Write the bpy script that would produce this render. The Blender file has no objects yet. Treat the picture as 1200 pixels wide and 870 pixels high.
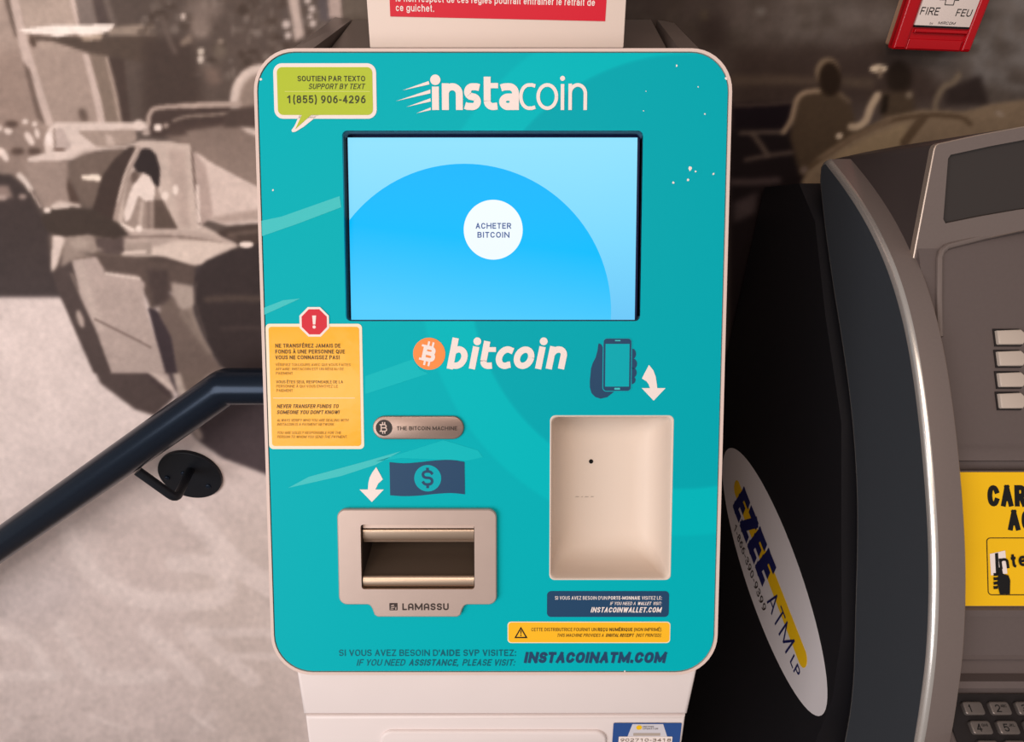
import bpy, math, random
import numpy as np
from mathutils import Vector
from mathutils.geometry import tessellate_polygon

random.seed(7)
rng = np.random.default_rng(7)
SC = bpy.context.scene
COL = SC.collection
R = math.radians

# ---------------------------------------------------------------- camera, light, exposure
F_PX = 720.0
PITCH = R(33)
CAM = Vector((0, 0, 1.6))
cd = bpy.data.cameras.new('camera')
cam = bpy.data.objects.new('camera', cd)
COL.objects.link(cam)
cam.location = CAM
cam.rotation_euler = (R(90) - PITCH, 0, 0)
cd.sensor_width = 36.0
cd.lens = 36.0 * F_PX / 1200.0
cd.clip_start = 0.01
SC.camera = cam

SC.view_settings.view_transform = 'Standard'
SC.view_settings.look = 'None'
SC.view_settings.exposure = 0.0
SC.view_settings.gamma = 1.0
SC.view_settings.use_curve_mapping = False

w = bpy.data.worlds.new('world')
SC.world = w
w.use_nodes = True
w.node_tree.nodes['Background'].inputs[0].default_value = (1.0, 0.94, 0.91, 1)
w.node_tree.nodes['Background'].inputs[1].default_value = 0.30


def area_light(name, loc, target, sx, sy, power, color):
    l = bpy.data.lights.new(name, 'AREA')
    l.shape = 'RECTANGLE'
    l.size, l.size_y = sx, sy
    l.energy = power
    l.color = color
    o = bpy.data.objects.new(name, l)
    COL.objects.link(o)
    o.location = loc
    d = Vector(target) - Vector(loc)
    o.rotation_euler = d.to_track_quat('-Z', 'Y').to_euler()
    return o


area_light('shop_window_daylight', (-2.3, -2.3, 1.9), (0.0, 0.55, 1.2), 2.4, 2.0, 82, (0.96, 0.97, 1.0))
area_light('ceiling_lamp', (-0.2, -0.9, 2.8), (0.0, 0.55, 1.1), 1.4, 0.7, 16, (1.0, 0.84, 0.72))
area_light('sticker_glare_lamp', (-0.93, -2.32, 2.47), (-0.12, 0.35, 1.34), 0.28, 0.28, 7, (1.0, 0.86, 0.7))  # unseen lamp, added at the mirror angle that puts glare on the yellow sticker


# ---------------------------------------------------------------- helpers
def lin(c):
    out = []
    for v in c[:3]:
        v = v / 255.0
        out.append(v / 12.92 if v <= 0.04045 else ((v + 0.055) / 1.055) ** 2.4)
    return tuple(out)


def mat(name, rgb, rough=0.5, metal=0.0, spec=0.5, coat=0.0, noise=None, bump=None, emit=0.0):
    """principled material, colour given as 0-255 sRGB; noise=(scale, amount) mottles colour, bump=(scale, strength)"""
    m = bpy.data.materials.new(name)
    m.use_nodes = True
    nt = m.node_tree
    b = nt.nodes['Principled BSDF']
    c = lin(rgb)
    b.inputs['Base Color'].default_value = (*c, 1)
    b.inputs['Roughness'].default_value = rough
    b.inputs['Metallic'].default_value = metal
    b.inputs['Specular IOR Level'].default_value = spec * 0.5
    b.inputs['Coat Weight'].default_value = coat
    b.inputs['Coat Roughness'].default_value = 0.15
    if emit:
        b.inputs['Emission Color'].default_value = (*c, 1)
        b.inputs['Emission Strength'].default_value = emit
    if noise or bump:
        tc = nt.nodes.new('ShaderNodeTexCoord')
    if noise:
        n = nt.nodes.new('ShaderNodeTexNoise')
        n.inputs['Scale'].default_value = noise[0]
        n.inputs['Detail'].default_value = 6
        nt.links.new(tc.outputs['Object'], n.inputs['Vector'])
        mx = nt.nodes.new('ShaderNodeMix')
        mx.data_type = 'RGBA'
        k = noise[1]
        mx.inputs[6].default_value = (*[v * (1 - k) for v in c], 1)
        mx.inputs[7].default_value = (*[min(1, v * (1 + k)) for v in c], 1)
        nt.links.new(n.outputs['Fac'], mx.inputs[0])
        nt.links.new(mx.outputs[2], b.inputs['Base Color'])
    if bump:
        n2 = nt.nodes.new('ShaderNodeTexNoise')
        n2.inputs['Scale'].default_value = bump[0]
        n2.inputs['Detail'].default_value = 3
        nt.links.new(tc.outputs['Object'], n2.inputs['Vector'])
        bp = nt.nodes.new('ShaderNodeBump')
        bp.inputs['Strength'].default_value = bump[1]
        bp.inputs['Distance'].default_value = 0.001
        nt.links.new(n2.outputs['Fac'], bp.inputs['Height'])
        nt.links.new(bp.outputs['Normal'], b.inputs['Normal'])
    return m


def grad_emit(name, origin, p0, p1, stops, strength=1.0):
    """a lit display: colour ramp along p0-p1 (world points), in object space"""
    m = bpy.data.materials.new(name)
    m.use_nodes = True
    nt = m.node_tree
    b = nt.nodes['Principled BSDF']
    b.inputs['Base Color'].default_value = (0.001, 0.001, 0.001, 1)
    b.inputs['Roughness'].default_value = 0.25
    b.inputs['Specular IOR Level'].default_value = 0.06
    tc = nt.nodes.new('ShaderNodeTexCoord')
    d = Vector(p1) - Vector(p0)
    sub = nt.nodes.new('ShaderNodeVectorMath')
    sub.operation = 'SUBTRACT'
    sub.inputs[1].default_value = Vector(p0) - Vector(origin)
    nt.links.new(tc.outputs['Object'], sub.inputs[0])
    dot = nt.nodes.new('ShaderNodeVectorMath')
    dot.operation = 'DOT_PRODUCT'
    dot.inputs[1].default_value = d / d.length_squared
    nt.links.new(sub.outputs[0], dot.inputs[0])
    rp = nt.nodes.new('ShaderNodeValToRGB')
    els = rp.color_ramp.elements
    while len(els) < len(stops):
        els.new(0.5)
    for e, (pos, c) in zip(els, stops):
        e.position = pos
        e.color = (*lin(c), 1)
    nt.links.new(dot.outputs['Value'], rp.inputs[0])
    nt.links.new(rp.outputs[0], b.inputs['Emission Color'])
    b.inputs['Emission Strength'].default_value = strength
    return m


def ray(u, v):
    a = (u - 600) / F_PX
    b = (v - 435) / F_PX
    return Vector((a, math.cos(PITCH) - b * math.sin(PITCH), -math.sin(PITCH) - b * math.cos(PITCH)))


def at_y(u, v, y):
    r = ray(u, v)
    return CAM + r * (y / r.y)


def at_x(u, v, x):
    r = ray(u, v)
    return CAM + r * (x / r.x)


class Plane:
    """a flat surface of the place: origin, right, up, outward normal; st() gives where a sighted ray meets it"""
    def __init__(s, O, S, T):
        s.O = Vector(O)
        s.S = Vector(S).normalized()
        s.T = Vector(T).normalized()
        s.N = s.S.cross(s.T).normalized()

    def st(s, u, v):
        r = ray(u, v)
        k = (s.O - CAM).dot(s.N) / r.dot(s.N)
        d = CAM + r * k - s.O
        return (d.dot(s.S), d.dot(s.T))

    def w(s, a, b, h=0.0):
        return s.O + s.S * a + s.T * b + s.N * h

    def pts(s, lst):
        return [s.st(u, v) for u, v in lst]

    def box(s, u0, v0, u1, v1):
        """axis-parallel rectangle on the surface from its sighted bounds: (s0, t0, s1, t1)"""
        um, vm = (u0 + u1) / 2, (v0 + v1) / 2
        return (s.st(u0, vm)[0], s.st(um, v1)[1], s.st(u1, vm)[0], s.st(um, v0)[1])


class MB:
    """collects faces; build() links ONE mesh object"""
    def __init__(s):
        s.v, s.f, s.m, s.mats = [], [], [], []

    def mi(s, m):
        if m not in s.mats:
            s.mats.append(m)
        return s.mats.index(m)

    def add(s, verts, faces, m):
        o = len(s.v)
        k = s.mi(m)
        s.v += [Vector(p) for p in verts]
        for f in faces:
            s.f.append([i + o for i in f])
            s.m.append(k)

    def build(s, name, parent=None, flip=False, label=None, smooth=35):
        lo = Vector((min(p.x for p in s.v), min(p.y for p in s.v), min(p.z for p in s.v)))
        hi = Vector((max(p.x for p in s.v), max(p.y for p in s.v), max(p.z for p in s.v)))
        c = (lo + hi) / 2
        me = bpy.data.meshes.new(name)
        me.from_pydata([p - c for p in s.v], [], s.f)
        for m in s.mats:
            me.materials.append(m)
        me.polygons.foreach_set('material_index', s.m)
        me.polygons.foreach_set('use_smooth', [True] * len(s.f))
        me.update()
        me.set_sharp_from_angle(angle=R(smooth))
        o = bpy.data.objects.new(name, me)
        COL.objects.link(o)
        par = Vector((0, 0, 0))
        q = parent
        while q is not None:
            par += q.location
            q = q.parent
        o.parent = parent
        o.location = c - par
        if label:
            o['label'] = label
        o_world[o.name] = c
        return o


o_world = {}


def thing(name, label, cat, loc, group=None):
    o = bpy.data.objects.new(name, None)
    COL.objects.link(o)
    o.empty_display_size = 0.05
    o.location = loc
    o['label'] = label
    o['category'] = cat
    if group:
        o['group'] = group
    return o


def area2(p):
    return 0.5 * sum(p[i][0] * p[(i + 1) % len(p)][1] - p[(i + 1) % len(p)][0] * p[i][1] for i in range(len(p)))


def ccw(p):
    return list(p) if area2(p) > 0 else list(p)[::-1]


def inset(p, d):
    n = len(p)
    out = []
    for i in range(n):
        a, b, c = Vector(p[i - 1]), Vector(p[i]), Vector(p[(i + 1) % n])
        e1, e2 = (b - a), (c - b)
        if e1.length < 1e-9 or e2.length < 1e-9:
            out.append(tuple(b))
            continue
        e1.normalize(); e2.normalize()
        n1, n2 = Vector((-e1.y, e1.x)), Vector((-e2.y, e2.x))
        m = n1 + n2
        if m.length < 1e-6:
            m = n1
        m.normalize()
        k = d / max(0.4, m.dot(n1))
        out.append((b.x + m.x * k, b.y + m.y * k))
    return out


def rrect(s0, t0, s1, t1, r, n=6):
    rs = r if isinstance(r, (list, tuple)) else (r, r, r, r)     # BL BR TR TL
    out = []
    for (cx, cy, a0), q in zip(((s0, t0, 180), (s1, t0, 270), (s1, t1, 0), (s0, t1, 90)), rs):
        px = cx + (q if cx == s0 else -q)
        py = cy + (q if cy == t0 else -q)
        if q <= 1e-9:
            out.append((cx, cy))
            continue
        for k in range(n + 1):
            a = R(a0 + 90 * k / n)
            out.append((px + q * math.cos(a), py + q * math.sin(a)))
    return out


def disc(cx, cy, rx, ry=None, n=40, rot=0):
    ry = ry or rx
    o = []
    for k in range(n):
        a = 2 * math.pi * k / n
        x, y = rx * math.cos(a), ry * math.sin(a)
        o.append((cx + x * math.cos(rot) - y * math.sin(rot), cy + x * math.sin(rot) + y * math.cos(rot)))
    return o


def slab(mb, P, outline, h0, h1, m, bevel=0.0, bottom=False, nb=3):
    p = ccw(outline)
    n = len(p)
    rings = [(p, h0)]
    if bevel > 0:
        rings.append((p, h1 - bevel))
        for k in range(1, nb + 1):
            a = R(90 * k / nb)
            rings.append((inset(p, bevel * (1 - math.cos(a))), h1 - bevel + bevel * math.sin(a)))
    else:
        rings.append((p, h1))
    vs, fs = [], []
    for q, h in rings:
        vs += [P.w(a, b, h) for a, b in q]
    for k in range(len(rings) - 1):
        for i in range(n):
            j = (i + 1) % n
            fs.append([k * n + i, k * n + j, (k + 1) * n + j, (k + 1) * n + i])
    top = (len(rings) - 1) * n
    q = rings[-1][0]
    for t in tessellate_polygon([[Vector((a, b, 0)) for a, b in q]]):
        a, b, c = t
        if area2([q[a], q[b], q[c]]) < 0:
            a, c = c, a
        fs.append([top + a, top + b, top + c])
    if bottom:
        for t in tessellate_polygon([[Vector((a, b, 0)) for a, b in p]]):
            a, b, c = t
            if area2([p[a], p[b], p[c]]) > 0:
                a, c = c, a
            fs.append([a, b, c])
    mb.add(vs, fs, m)


def flat(mb, P, outline, h, m):
    """a printed or stuck-on patch, as thin as film"""
    slab(mb, P, outline, h - 0.00012, h, m)


def plate(mb, P, outer, holes, h0, h1, m, mside=None):
    outer = ccw(outer)
    holes = [ccw(q)[::-1] for q in holes]
    loops = [outer] + holes
    allp = [q for l in loops for q in l]
    vs = [P.w(a, b, h1) for a, b in allp]
    fs = []
    for t in tessellate_polygon([[Vector((a, b, 0)) for a, b in l] for l in loops]):
        a, b, c = t
        if area2([allp[a], allp[b], allp[c]]) < 0:
            a, c = c, a
        fs.append([a, b, c])
    mb.add(vs, fs, m)
    for k, l in enumerate(loops):
        n = len(l)
        vs = [P.w(a, b, h0) for a, b in l] + [P.w(a, b, h1) for a, b in l]
        fs = [[i, (i + 1) % n, n + (i + 1) % n, n + i] for i in range(n)]
        mb.add(vs, fs, (mside if (mside and k) else m))


def loft(mb, rings, m, cap0=False, cap1=False, closed=True):
    n = len(rings[0])
    vs = [p for r in rings for p in r]
    fs = []
    for k in range(len(rings) - 1):
        for i in range(n if closed else n - 1):
            j = (i + 1) % n
            fs.append([k * n + i, k * n + j, (k + 1) * n + j, (k + 1) * n + i])
    if cap0:
        fs.append(list(range(n))[::-1])
    if cap1:
        fs.append([(len(rings) - 1) * n + i for i in range(n)])
    mb.add(vs, fs, m)


def tube(mb, path, r, m, n=20, caps=True):
    path = [Vector(p) for p in path]
    rings = []
    up = None
    for i, p in enumerate(path):
        d = (path[min(i + 1, len(path) - 1)] - path[max(i - 1, 0)]).normalized()
        if up is None:
            up = Vector((0, 0, 1)) if abs(d.z) < 0.9 else Vector((0, 1, 0))
        a = d.cross(up).normalized()
        b = a.cross(d).normalized()
        up = b
        rings.append([p + a * (r * math.cos(2 * math.pi * k / n)) + b * (r * math.sin(2 * math.pi * k / n)) for k in range(n)])
    loft(mb, rings, m, caps, caps)


def bend(pts, rad, n=6):
    """polyline with its inner corners rounded"""
    pts = [Vector(p) for p in pts]
    out = [pts[0]]
    for i in range(1, len(pts) - 1):
        a, b, c = pts[i - 1], pts[i], pts[i + 1]
        q = min(rad, (a - b).length / 2, (c - b).length / 2)
        p0 = b + (a - b).normalized() * q
        p2 = b + (c - b).normalized() * q
        for k in range(n + 1):
            t = k / n
            out.append(p0 * (1 - t) ** 2 + b * (2 * t * (1 - t)) + p2 * t * t)
    out.append(pts[-1])
    return out


def prism_x(mb, prof, x0, x1, m, caps=True):
    """profile of (y, z) swept along x"""
    n = len(prof)
    a = 0.5 * sum(prof[i][0] * prof[(i + 1) % n][1] - prof[(i + 1) % n][0] * prof[i][1] for i in range(n))
    if a < 0:
        prof = prof[::-1]
    vs = [Vector((x0, y, z)) for y, z in prof] + [Vector((x1, y, z)) for y, z in prof]
    fs = [[i, n + i, n + (i + 1) % n, (i + 1) % n][::-1] for i in range(n)]
    if caps:
        for t in tessellate_polygon([[Vector((y, z, 0)) for y, z in prof]]):
            p, q, r_ = t
            if area2([prof[p], prof[q], prof[r_]]) < 0:
                p, r_ = r_, p
            fs.append([r_, q, p])
            fs.append([n + p, n + q, n + r_])
    mb.add(vs, fs, m)


def smooth_curve(pts, n=6):
    """Catmull-Rom through 2-D points"""
    P = [Vector(p) for p in pts]
    out = []
    for i in range(len(P) - 1):
        p0 = P[i - 1] if i else P[0] * 2 - P[1]
        p1, p2 = P[i], P[i + 1]
        p3 = P[i + 2] if i + 2 < len(P) else P[-1] * 2 - P[-2]
        for k in range(n):
            t = k / n
            out.append(tuple(0.5 * ((2 * p1) + (p2 - p0) * t + (2 * p0 - 5 * p1 + 4 * p2 - p3) * t * t + (3 * p1 - p0 - 3 * p2 + p3) * t ** 3)))
    out.append(tuple(P[-1]))
    return out


# ---- lettering: a plain sans drawn with a square pen; x, y run 0-1 over each letter's box
def sarc(cx, cy, rx, ry, a0, a1, n=None, e=2.3):
    n = n or max(4, int(abs(a1 - a0) / 18))
    o = []
    for k in range(n + 1):
        a = R(a0 + (a1 - a0) * k / n)
        c, s_ = math.cos(a), math.sin(a)
        o.append((cx + rx * math.copysign(abs(c) ** (2 / e), c), cy + ry * math.copysign(abs(s_) ** (2 / e), s_)))
    return o


_P = [(0, 1), (.55, 1)] + sarc(.55, .74, .45, .26, 90, -90) + [(0, .48)]
XH = .74
GLYPH = {
    'A': (.92, [[(0, 0), (.5, 1)], [(.5, 1), (1, 0)], [(.2, .32), (.8, .32)]]),
    'B': (.88, [[(0, 0), (0, 1)], [(0, 1), (.5, 1)] + sarc(.5, .765, .42, .235, 90, -90) + [(0, .53)], [(0, .53), (.55, .53)] + sarc(.55, .265, .45, .265, 90, -90) + [(0, 0)]]),
    'C': (.92, [sarc(.5, .5, .5, .5, 32, 328)]),
    'D': (.92, [[(0, 0), (0, 1)], [(0, 1), (.4, 1)] + sarc(.4, .5, .6, .5, 90, -90) + [(0, 0)]]),
    'E': (.80, [[(0, 0), (0, 1)], [(0, 1), (1, 1)], [(0, .52), (.88, .52)], [(0, 0), (1, 0)]]),
    'F': (.78, [[(0, 0), (0, 1)], [(0, 1), (1, 1)], [(0, .5), (.86, .5)]]),
    'G': (.96, [sarc(.5, .5, .5, .5, 36, 322) + [(1, .14), (1, .46)], [(1, .46), (.56, .46)]]),
    'H': (1.0, [[(0, 0), (0, 1)], [(1, 0), (1, 1)], [(0, .52), (1, .52)]]),
    'I': (.38, [[(.5, 0), (.5, 1)]]),
    'J': (.78, [[(1, 1), (1, .3)] + sarc(.5, .3, .5, .3, 0, -170)]),
    'K': (.88, [[(0, 0), (0, 1)], [(0, .36), (.95, 1)], [(.32, .58), (1, 0)]]),
    'L': (.76, [[(0, 1), (0, 0)], [(0, 0), (1, 0)]]),
    'M': (1.2, [[(0, 0), (0, 1)], [(0, 1), (.5, .12)], [(.5, .12), (1, 1)], [(1, 1), (1, 0)]]),
    'N': (1.0, [[(0, 0), (0, 1)], [(0, 1), (1, 0)], [(1, 0), (1, 1)]]),
    'O': (.97, [sarc(.5, .5, .5, .5, 0, 360, 24)]),
    'P': (.88, [[(0, 0), (0, 1)], _P]),
    'Q': (.97, [sarc(.5, .5, .5, .5, 0, 360, 24), [(.6, .2), (1, -.1)]]),
    'R': (.89, [[(0, 0), (0, 1)], _P, [(.52, .48), (1, 0)]]),
    'S': (.84, [sarc(.5, .755, .5, .245, 22, 270, 14) + sarc(.5, .255, .5, .255, 90, -158, 14)]),
    'T': (.84, [[(0, 1), (1, 1)], [(.5, 1), (.5, 0)]]),
    'U': (.91, [[(0, 1), (0, .35)] + sarc(.5, .35, .5, .35, 180, 360) + [(1, 1)]]),
    'V': (.90, [[(0, 1), (.5, 0)], [(.5, 0), (1, 1)]]),
    'W': (1.25, [[(0, 1), (.25, 0)], [(.25, 0), (.5, .95)], [(.5, .95), (.75, 0)], [(.75, 0), (1, 1)]]),
    'X': (.88, [[(0, 0), (1, 1)], [(0, 1), (1, 0)]]),
    'Y': (.85, [[(0, 1), (.5, .42)], [(1, 1), (.5, .42)], [(.5, .42), (.5, 0)]]),
    'Z': (.84, [[(0, 1), (1, 1)], [(1, 1), (0, 0)], [(0, 0), (1, 0)]]),
    '0': (.79, [sarc(.5, .5, .5, .5, 0, 360, 24)]),
    '1': (.79, [[(.1, .8), (.6, 1)], [(.6, 1), (.6, 0)]]),
    '2': (.79, [sarc(.5, .7, .47, .3, 160, -28) + [(0, 0)], [(0, 0), (1, 0)]]),
    '3': (.79, [sarc(.47, .765, .45, .235, 150, -90) + [(.3, .53)], [(.3, .53)] + sarc(.47, .265, .53, .265, 90, -152)]),
    '4': (.79, [[(.74, 0), (.74, 1)], [(.74, 1), (0, .27)], [(0, .27), (1, .27)]]),
    '5': (.79, [[(.92, 1), (.16, 1)], [(.16, 1), (.08, .5)], [(.08, .5)] + sarc(.5, .32, .5, .32, 118, -150)]),
    '6': (.79, [sarc(.5, .32, .48, .32, 0, 360, 20), [(.8, 1), (.5, .94), (.22, .76), (.06, .5), (.02, .32)]]),
    '7': (.79, [[(0, 1), (1, 1)], [(1, 1), (.36, 0)]]),
    '8': (.79, [sarc(.5, .765, .44, .235, 0, 360, 18), sarc(.5, .265, .5, .265, 0, 360, 20)]),
    '9': (.79, [sarc(.5, .68, .48, .32, 0, 360, 20), [(.2, 0), (.5, .06), (.78, .24), (.94, .5), (.98, .68)]]),
    '∩': (.9, [[(0, 0), (0, .62)] + sarc(.5, .62, .5, .38, 180, 0) + [(1, 0)], [(0, .36), (1, .36)]]),
    '*': (.6, [[(.5, .5), (.5, 1)], [(.1, .62), (.9, .88)], [(.1, .88), (.9, .62)]]),
    '#': (.9, [[(.3, 0), (.42, 1)], [(.62, 0), (.74, 1)], [(.05, .32), (.95, .32)], [(.05, .68), (.95, .68)]]),
    '.': (.37, [[(.5, 0), (.5, .03)]]),
    ',': (.34, [[(.5, .04), (.3, -.16)]]),
    ':': (.36, [[(.5, 0), (.5, .03)], [(.5, .62), (.5, .65)]]),
    '!': (.38, [[(.5, .32), (.5, 1)], [(.5, 0), (.5, .03)]]),
    "'": (.28, [[(.5, .72), (.5, 1)]]),
    '-': (.5, [[(0, .4), (1, .4)]]),
    '(': (.48, [[(.9, 1.1), (.4, .85), (.15, .45), (.4, .05), (.9, -.2)]]),
    ')': (.48, [[(.1, 1.1), (.6, .85), (.85, .45), (.6, .05), (.1, -.2)]]),
    '$': (.79, [sarc(.5, .755, .5, .245, 22, 270, 14) + sarc(.5, .255, .5, .255, 90, -158, 14), [(.5, 1), (.5, 1.18)], [(.5, 0), (.5, -.18)]]),
    ' ': (.36, []),
    'a': (.76, [sarc(.46, XH - .26, .5, .26, 160, 0) + [(.96, 0)], [(.96, .42), (.5, .42)] + sarc(.45, .21, .45, .21, 90, 300)+ [(.96, .2)]]),
    'c': (.73, [sarc(.5, XH / 2, .5, XH / 2, 36, 324)]),
    'd': (.79, [[(1, 0), (1, 1.05)], sarc(.5, XH / 2, .5, XH / 2, 0, 360, 20)]),
    'e': (.75, [[(0, .39), (1, .39)], [(1, .39)] + sarc(.5, XH / 2, .5, XH / 2, 8, 318, 18)]),
    'g': (.79, [[(1, XH), (1, -.06)] + sarc(.5, -.06, .5, .24, 0, -150), sarc(.5, XH / 2, .5, XH / 2, 0, 360, 20)]),
    'h': (.78, [[(0, 0), (0, 1.05)], [(0, .45)] + sarc(.5, .45, .5, XH - .45, 180, 0) + [(1, 0)]]),
    'i': (.35, [[(.5, 0), (.5, XH)], [(.5, 1.0), (.5, 1.03)]]),
    'l': (.35, [[(.5, 0), (.5, 1.05)]]),
    'n': (.78, [[(0, 0), (0, XH)], [(0, .45)] + sarc(.5, .45, .5, XH - .45, 180, 0) + [(1, 0)]]),
    'o': (.80, [sarc(.5, XH / 2, .5, XH / 2, 0, 360, 20)]),
    'p': (.79, [[(0, XH), (0, -.3)], sarc(.5, XH / 2, .5, XH / 2, 0, 360, 20)]),
    'r': (.48, [[(0, 0), (0, XH)], [(0, .4), (.3, .66), (.6, XH), (1, XH)]]),
    's': (.72, [sarc(.5, XH * .75, .47, XH * .25, 22, 270, 12) + sarc(.5, XH * .25, .5, XH * .25, 90, -158, 12)]),
    't': (.47, [[(.42, .98), (.42, .2)] + sarc(.85, .2, .43, .2, 180, 265), [(0, XH), (1, XH)]]),
    'u': (.78, [[(1, 0), (1, XH)], [(0, XH), (0, .3)] + sarc(.5, .3, .5, .3, 180, 360)]),
    'y': (.72, [[(0, XH), (.5, .05)], [(1, XH), (.3, -.3)]]),
    'b': (.79, [[(0, 0), (0, 1.05)], sarc(.5, XH / 2, .5, XH / 2, 0, 360, 20)]),
}
for _c, _b, _s in (('É', 'E', [[(.4, 1.2), (.65, 1.34)]]), ('À', 'A', [[(.3, 1.34), (.55, 1.2)]]), ('Ê', 'E', [[(.25, 1.2), (.5, 1.34)], [(.5, 1.34), (.75, 1.2)]]),
                   ('Ç', 'C', [[(.5, 0), (.5, -.2)]]), ('è', 'e', [[(.3, 1.06), (.55, .92)]])):
    GLYPH[_c] = (GLYPH[_b][0], GLYPH[_b][1] + _s)
GLYPH['î'] = (.35, [[(.5, 0), (.5, XH)], [(-.6, .92), (.5, 1.06)], [(.5, 1.06), (1.6, .92)]])


def pen_path(mb, P, pts, wd, h, m):
    """one pen stroke with square ends, broken at sharp corners"""
    runs, cur = [], [pts[0]]
    for i in range(1, len(pts)):
        if math.dist(pts[i], cur[-1]) < 1e-7:
            continue
        if len(cur) > 1:
            d1 = Vector(cur[-1]) - Vector(cur[-2])
            d2 = Vector(pts[i]) - Vector(cur[-1])
            if d1.angle(d2) > R(50):
                runs.append(cur)
                cur = [cur[-1]]
        cur.append(pts[i])
    runs.append(cur)
    for k_, r_ in enumerate(runs):
        if len(r_) < 2:
            continue
        h += 0.000004
        closed = math.dist(r_[0], r_[-1]) < 1e-7
        a, b_ = Vector(r_[0]), Vector(r_[-1])
        if not closed:
            r_ = list(r_)
            r_[0] = tuple(a + (a - Vector(r_[1])).normalized() * wd * 0.5)
            r_[-1] = tuple(b_ + (b_ - Vector(r_[-2])).normalized() * wd * 0.5)
        n = len(r_)
        vs, fs = [], []
        for i in range(n):
            if closed:
                d = Vector(r_[(i + 1) % (n - 1)]) - Vector(r_[(i - 1) % (n - 1)])
            else:
                d = Vector(r_[min(i + 1, n - 1)]) - Vector(r_[max(i - 1, 0)])
            d.normalize()
            nn = Vector((-d.y, d.x)) * (wd / 2)
            vs += [P.w(r_[i][0] + nn.x, r_[i][1] + nn.y, h), P.w(r_[i][0] - nn.x, r_[i][1] - nn.y, h)]
            if i:
                fs.append([2 * i - 2, 2 * i - 1, 2 * i + 1, 2 * i])
        mb.add(vs, fs, m)


def text(mb, P, txt, u0, v0, u1, v1, m, h, bold=0.0, shear=0.0, res=3, ref='H', rot=0.0):
    """lettering whose line runs u0-u1 and whose capitals stand v0-v1, lying on surface P"""
    s0, t0, s1, t1 = P.box(u0, v0, u1, v1)
    text_st(mb, P, txt, s0, t0, s1, t1, m, h, bold, shear, res, ref, rot)


def text_st(mb, P, txt, s0, t0, s1, t1, m, h, bold=0.0, shear=0.0, res=3, ref='H', rot=0.0):
    wt = 0.135 + min(bold, 0.03) * 2.2 + max(0, bold - 0.03) * 3
    H = t1 - t0
    wd = wt * H
    if wt > 0.19 and H > 0.003:
        pass
    sb = 0.085 if bold < 0.045 else 0.05
    total = sum(GLYPH[c][0] for c in txt) - 2 * sb
    slant = shear * H
    kx = (s1 - s0 - slant) / total
    wd = min(wd, (0.336 if bold < 0.05 else 0.40) * kx)
    cx, cy = (s0 + s1) / 2, (t0 + t1) / 2
    x = -sb
    for c in txt:
        adv, strokes = GLYPH[c]
        a = s0 + (x + sb) * kx + wd / 2
        bw = (adv - 2 * sb) * kx - wd
        if bw < 0:
            a += bw / 2
            bw = 0
        for n_, st in enumerate(strokes):
            pts = []
            for px_, py_ in st:
                X = a + px_ * bw
                Y = t0 + wd / 2 + py_ * (H - wd)
                X += (Y - t0) * shear
                X -= cx
                Y -= cy
                pts.append((cx + X * math.cos(rot) - Y * math.sin(rot), cy + X * math.sin(rot) + Y * math.cos(rot)))
            pen_path(mb, P, pts, wd, h + 0.000014 * n_, m)
        x += adv


def stroke(pts, wd):
    """outline of a 2-D polyline of constant width (butt ends)"""
    P = [Vector(p) for p in pts]
    L, Rr = [], []
    for i in range(len(P)):
        d = (P[min(i + 1, len(P) - 1)] - P[max(i - 1, 0)]).normalized()
        n = Vector((-d.y, d.x)) * (wd / 2)
        L.append(tuple(P[i] + n))
        Rr.append(tuple(P[i] - n))
    return L + Rr[::-1]


def ribbon(mb, P, pts, wd, h, m):
    q = stroke(pts, wd)
    n = len(pts)
    vs = [P.w(a, b, h) for a, b in q]
    fs = []
    for i in range(n - 1):
        fs.append([i, 2 * n - 1 - i, 2 * n - 2 - i, i + 1])
    mb.add(vs, fs, m)


# ---------------------------------------------------------------- materials
M_floor = mat('floor_tile', (120, 108, 100), 0.45, noise=(6, 0.15))
M_wall = mat('wall_paint', (150, 135, 126), 0.6)
M_teal_streak = mat('teal_streak_print', (66, 190, 192), 0.5, spec=0.25)
M_rim = mat('pinkish_white_edge', (216, 192, 182), 0.4)
M_signwhite = mat('off_white_board', (222, 202, 190), 0.5)
M_white = mat('white_plastic', (228, 214, 211), 0.4, noise=(30, 0.02))
M_white_print = mat('white_print', (236, 220, 214), 0.45)
M_cream = mat('cream_edge', (240, 222, 196), 0.4)
M_dark = mat('dark_gap', (24, 20, 22), 0.6)
M_navy_wall = mat('navy_plastic', (24, 30, 66), 0.3)
M_navy = mat('navy_print', (30, 66, 100), 0.45)
M_tealtxt = mat('dark_teal_print', (0, 94, 112), 0.45)
M_green = mat('lime_sticker', (172, 188, 40), 0.4)
M_green_line = mat('pale_lime_line', (205, 212, 110), 0.4)
M_olive = mat('dark_olive_ink', (62, 66, 34), 0.5)
M_yellow = mat('yellow_sticker', (244, 172, 26), 0.22, bump=(40, 0.3))
M_yellow2 = mat('yellow_film', (248, 184, 36), 0.35)
M_ink = mat('brown_ink', (84, 60, 22), 0.5)
M_ink_soft = mat('soft_brown_ink', (150, 104, 24), 0.5)
M_red = mat('red_print', (206, 18, 44), 0.4)
M_orange = mat('orange_disc', (246, 138, 66), 0.4)
M_badge = mat('badge_steel', (150, 128, 118), 0.35, metal=0.6, noise=(90, 0.05))
M_metal = mat('brushed_steel', (190, 168, 158), 0.4, metal=0.45, noise=(90, 0.04))
M_metal_in = mat('polished_steel', (190, 166, 146), 0.36, metal=0.9)
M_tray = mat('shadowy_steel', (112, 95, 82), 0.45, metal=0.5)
M_engrave = mat('engraved_black', (60, 48, 44), 0.5)
M_badge_dark = mat('badge_black', (48, 40, 38), 0.4)
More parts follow.
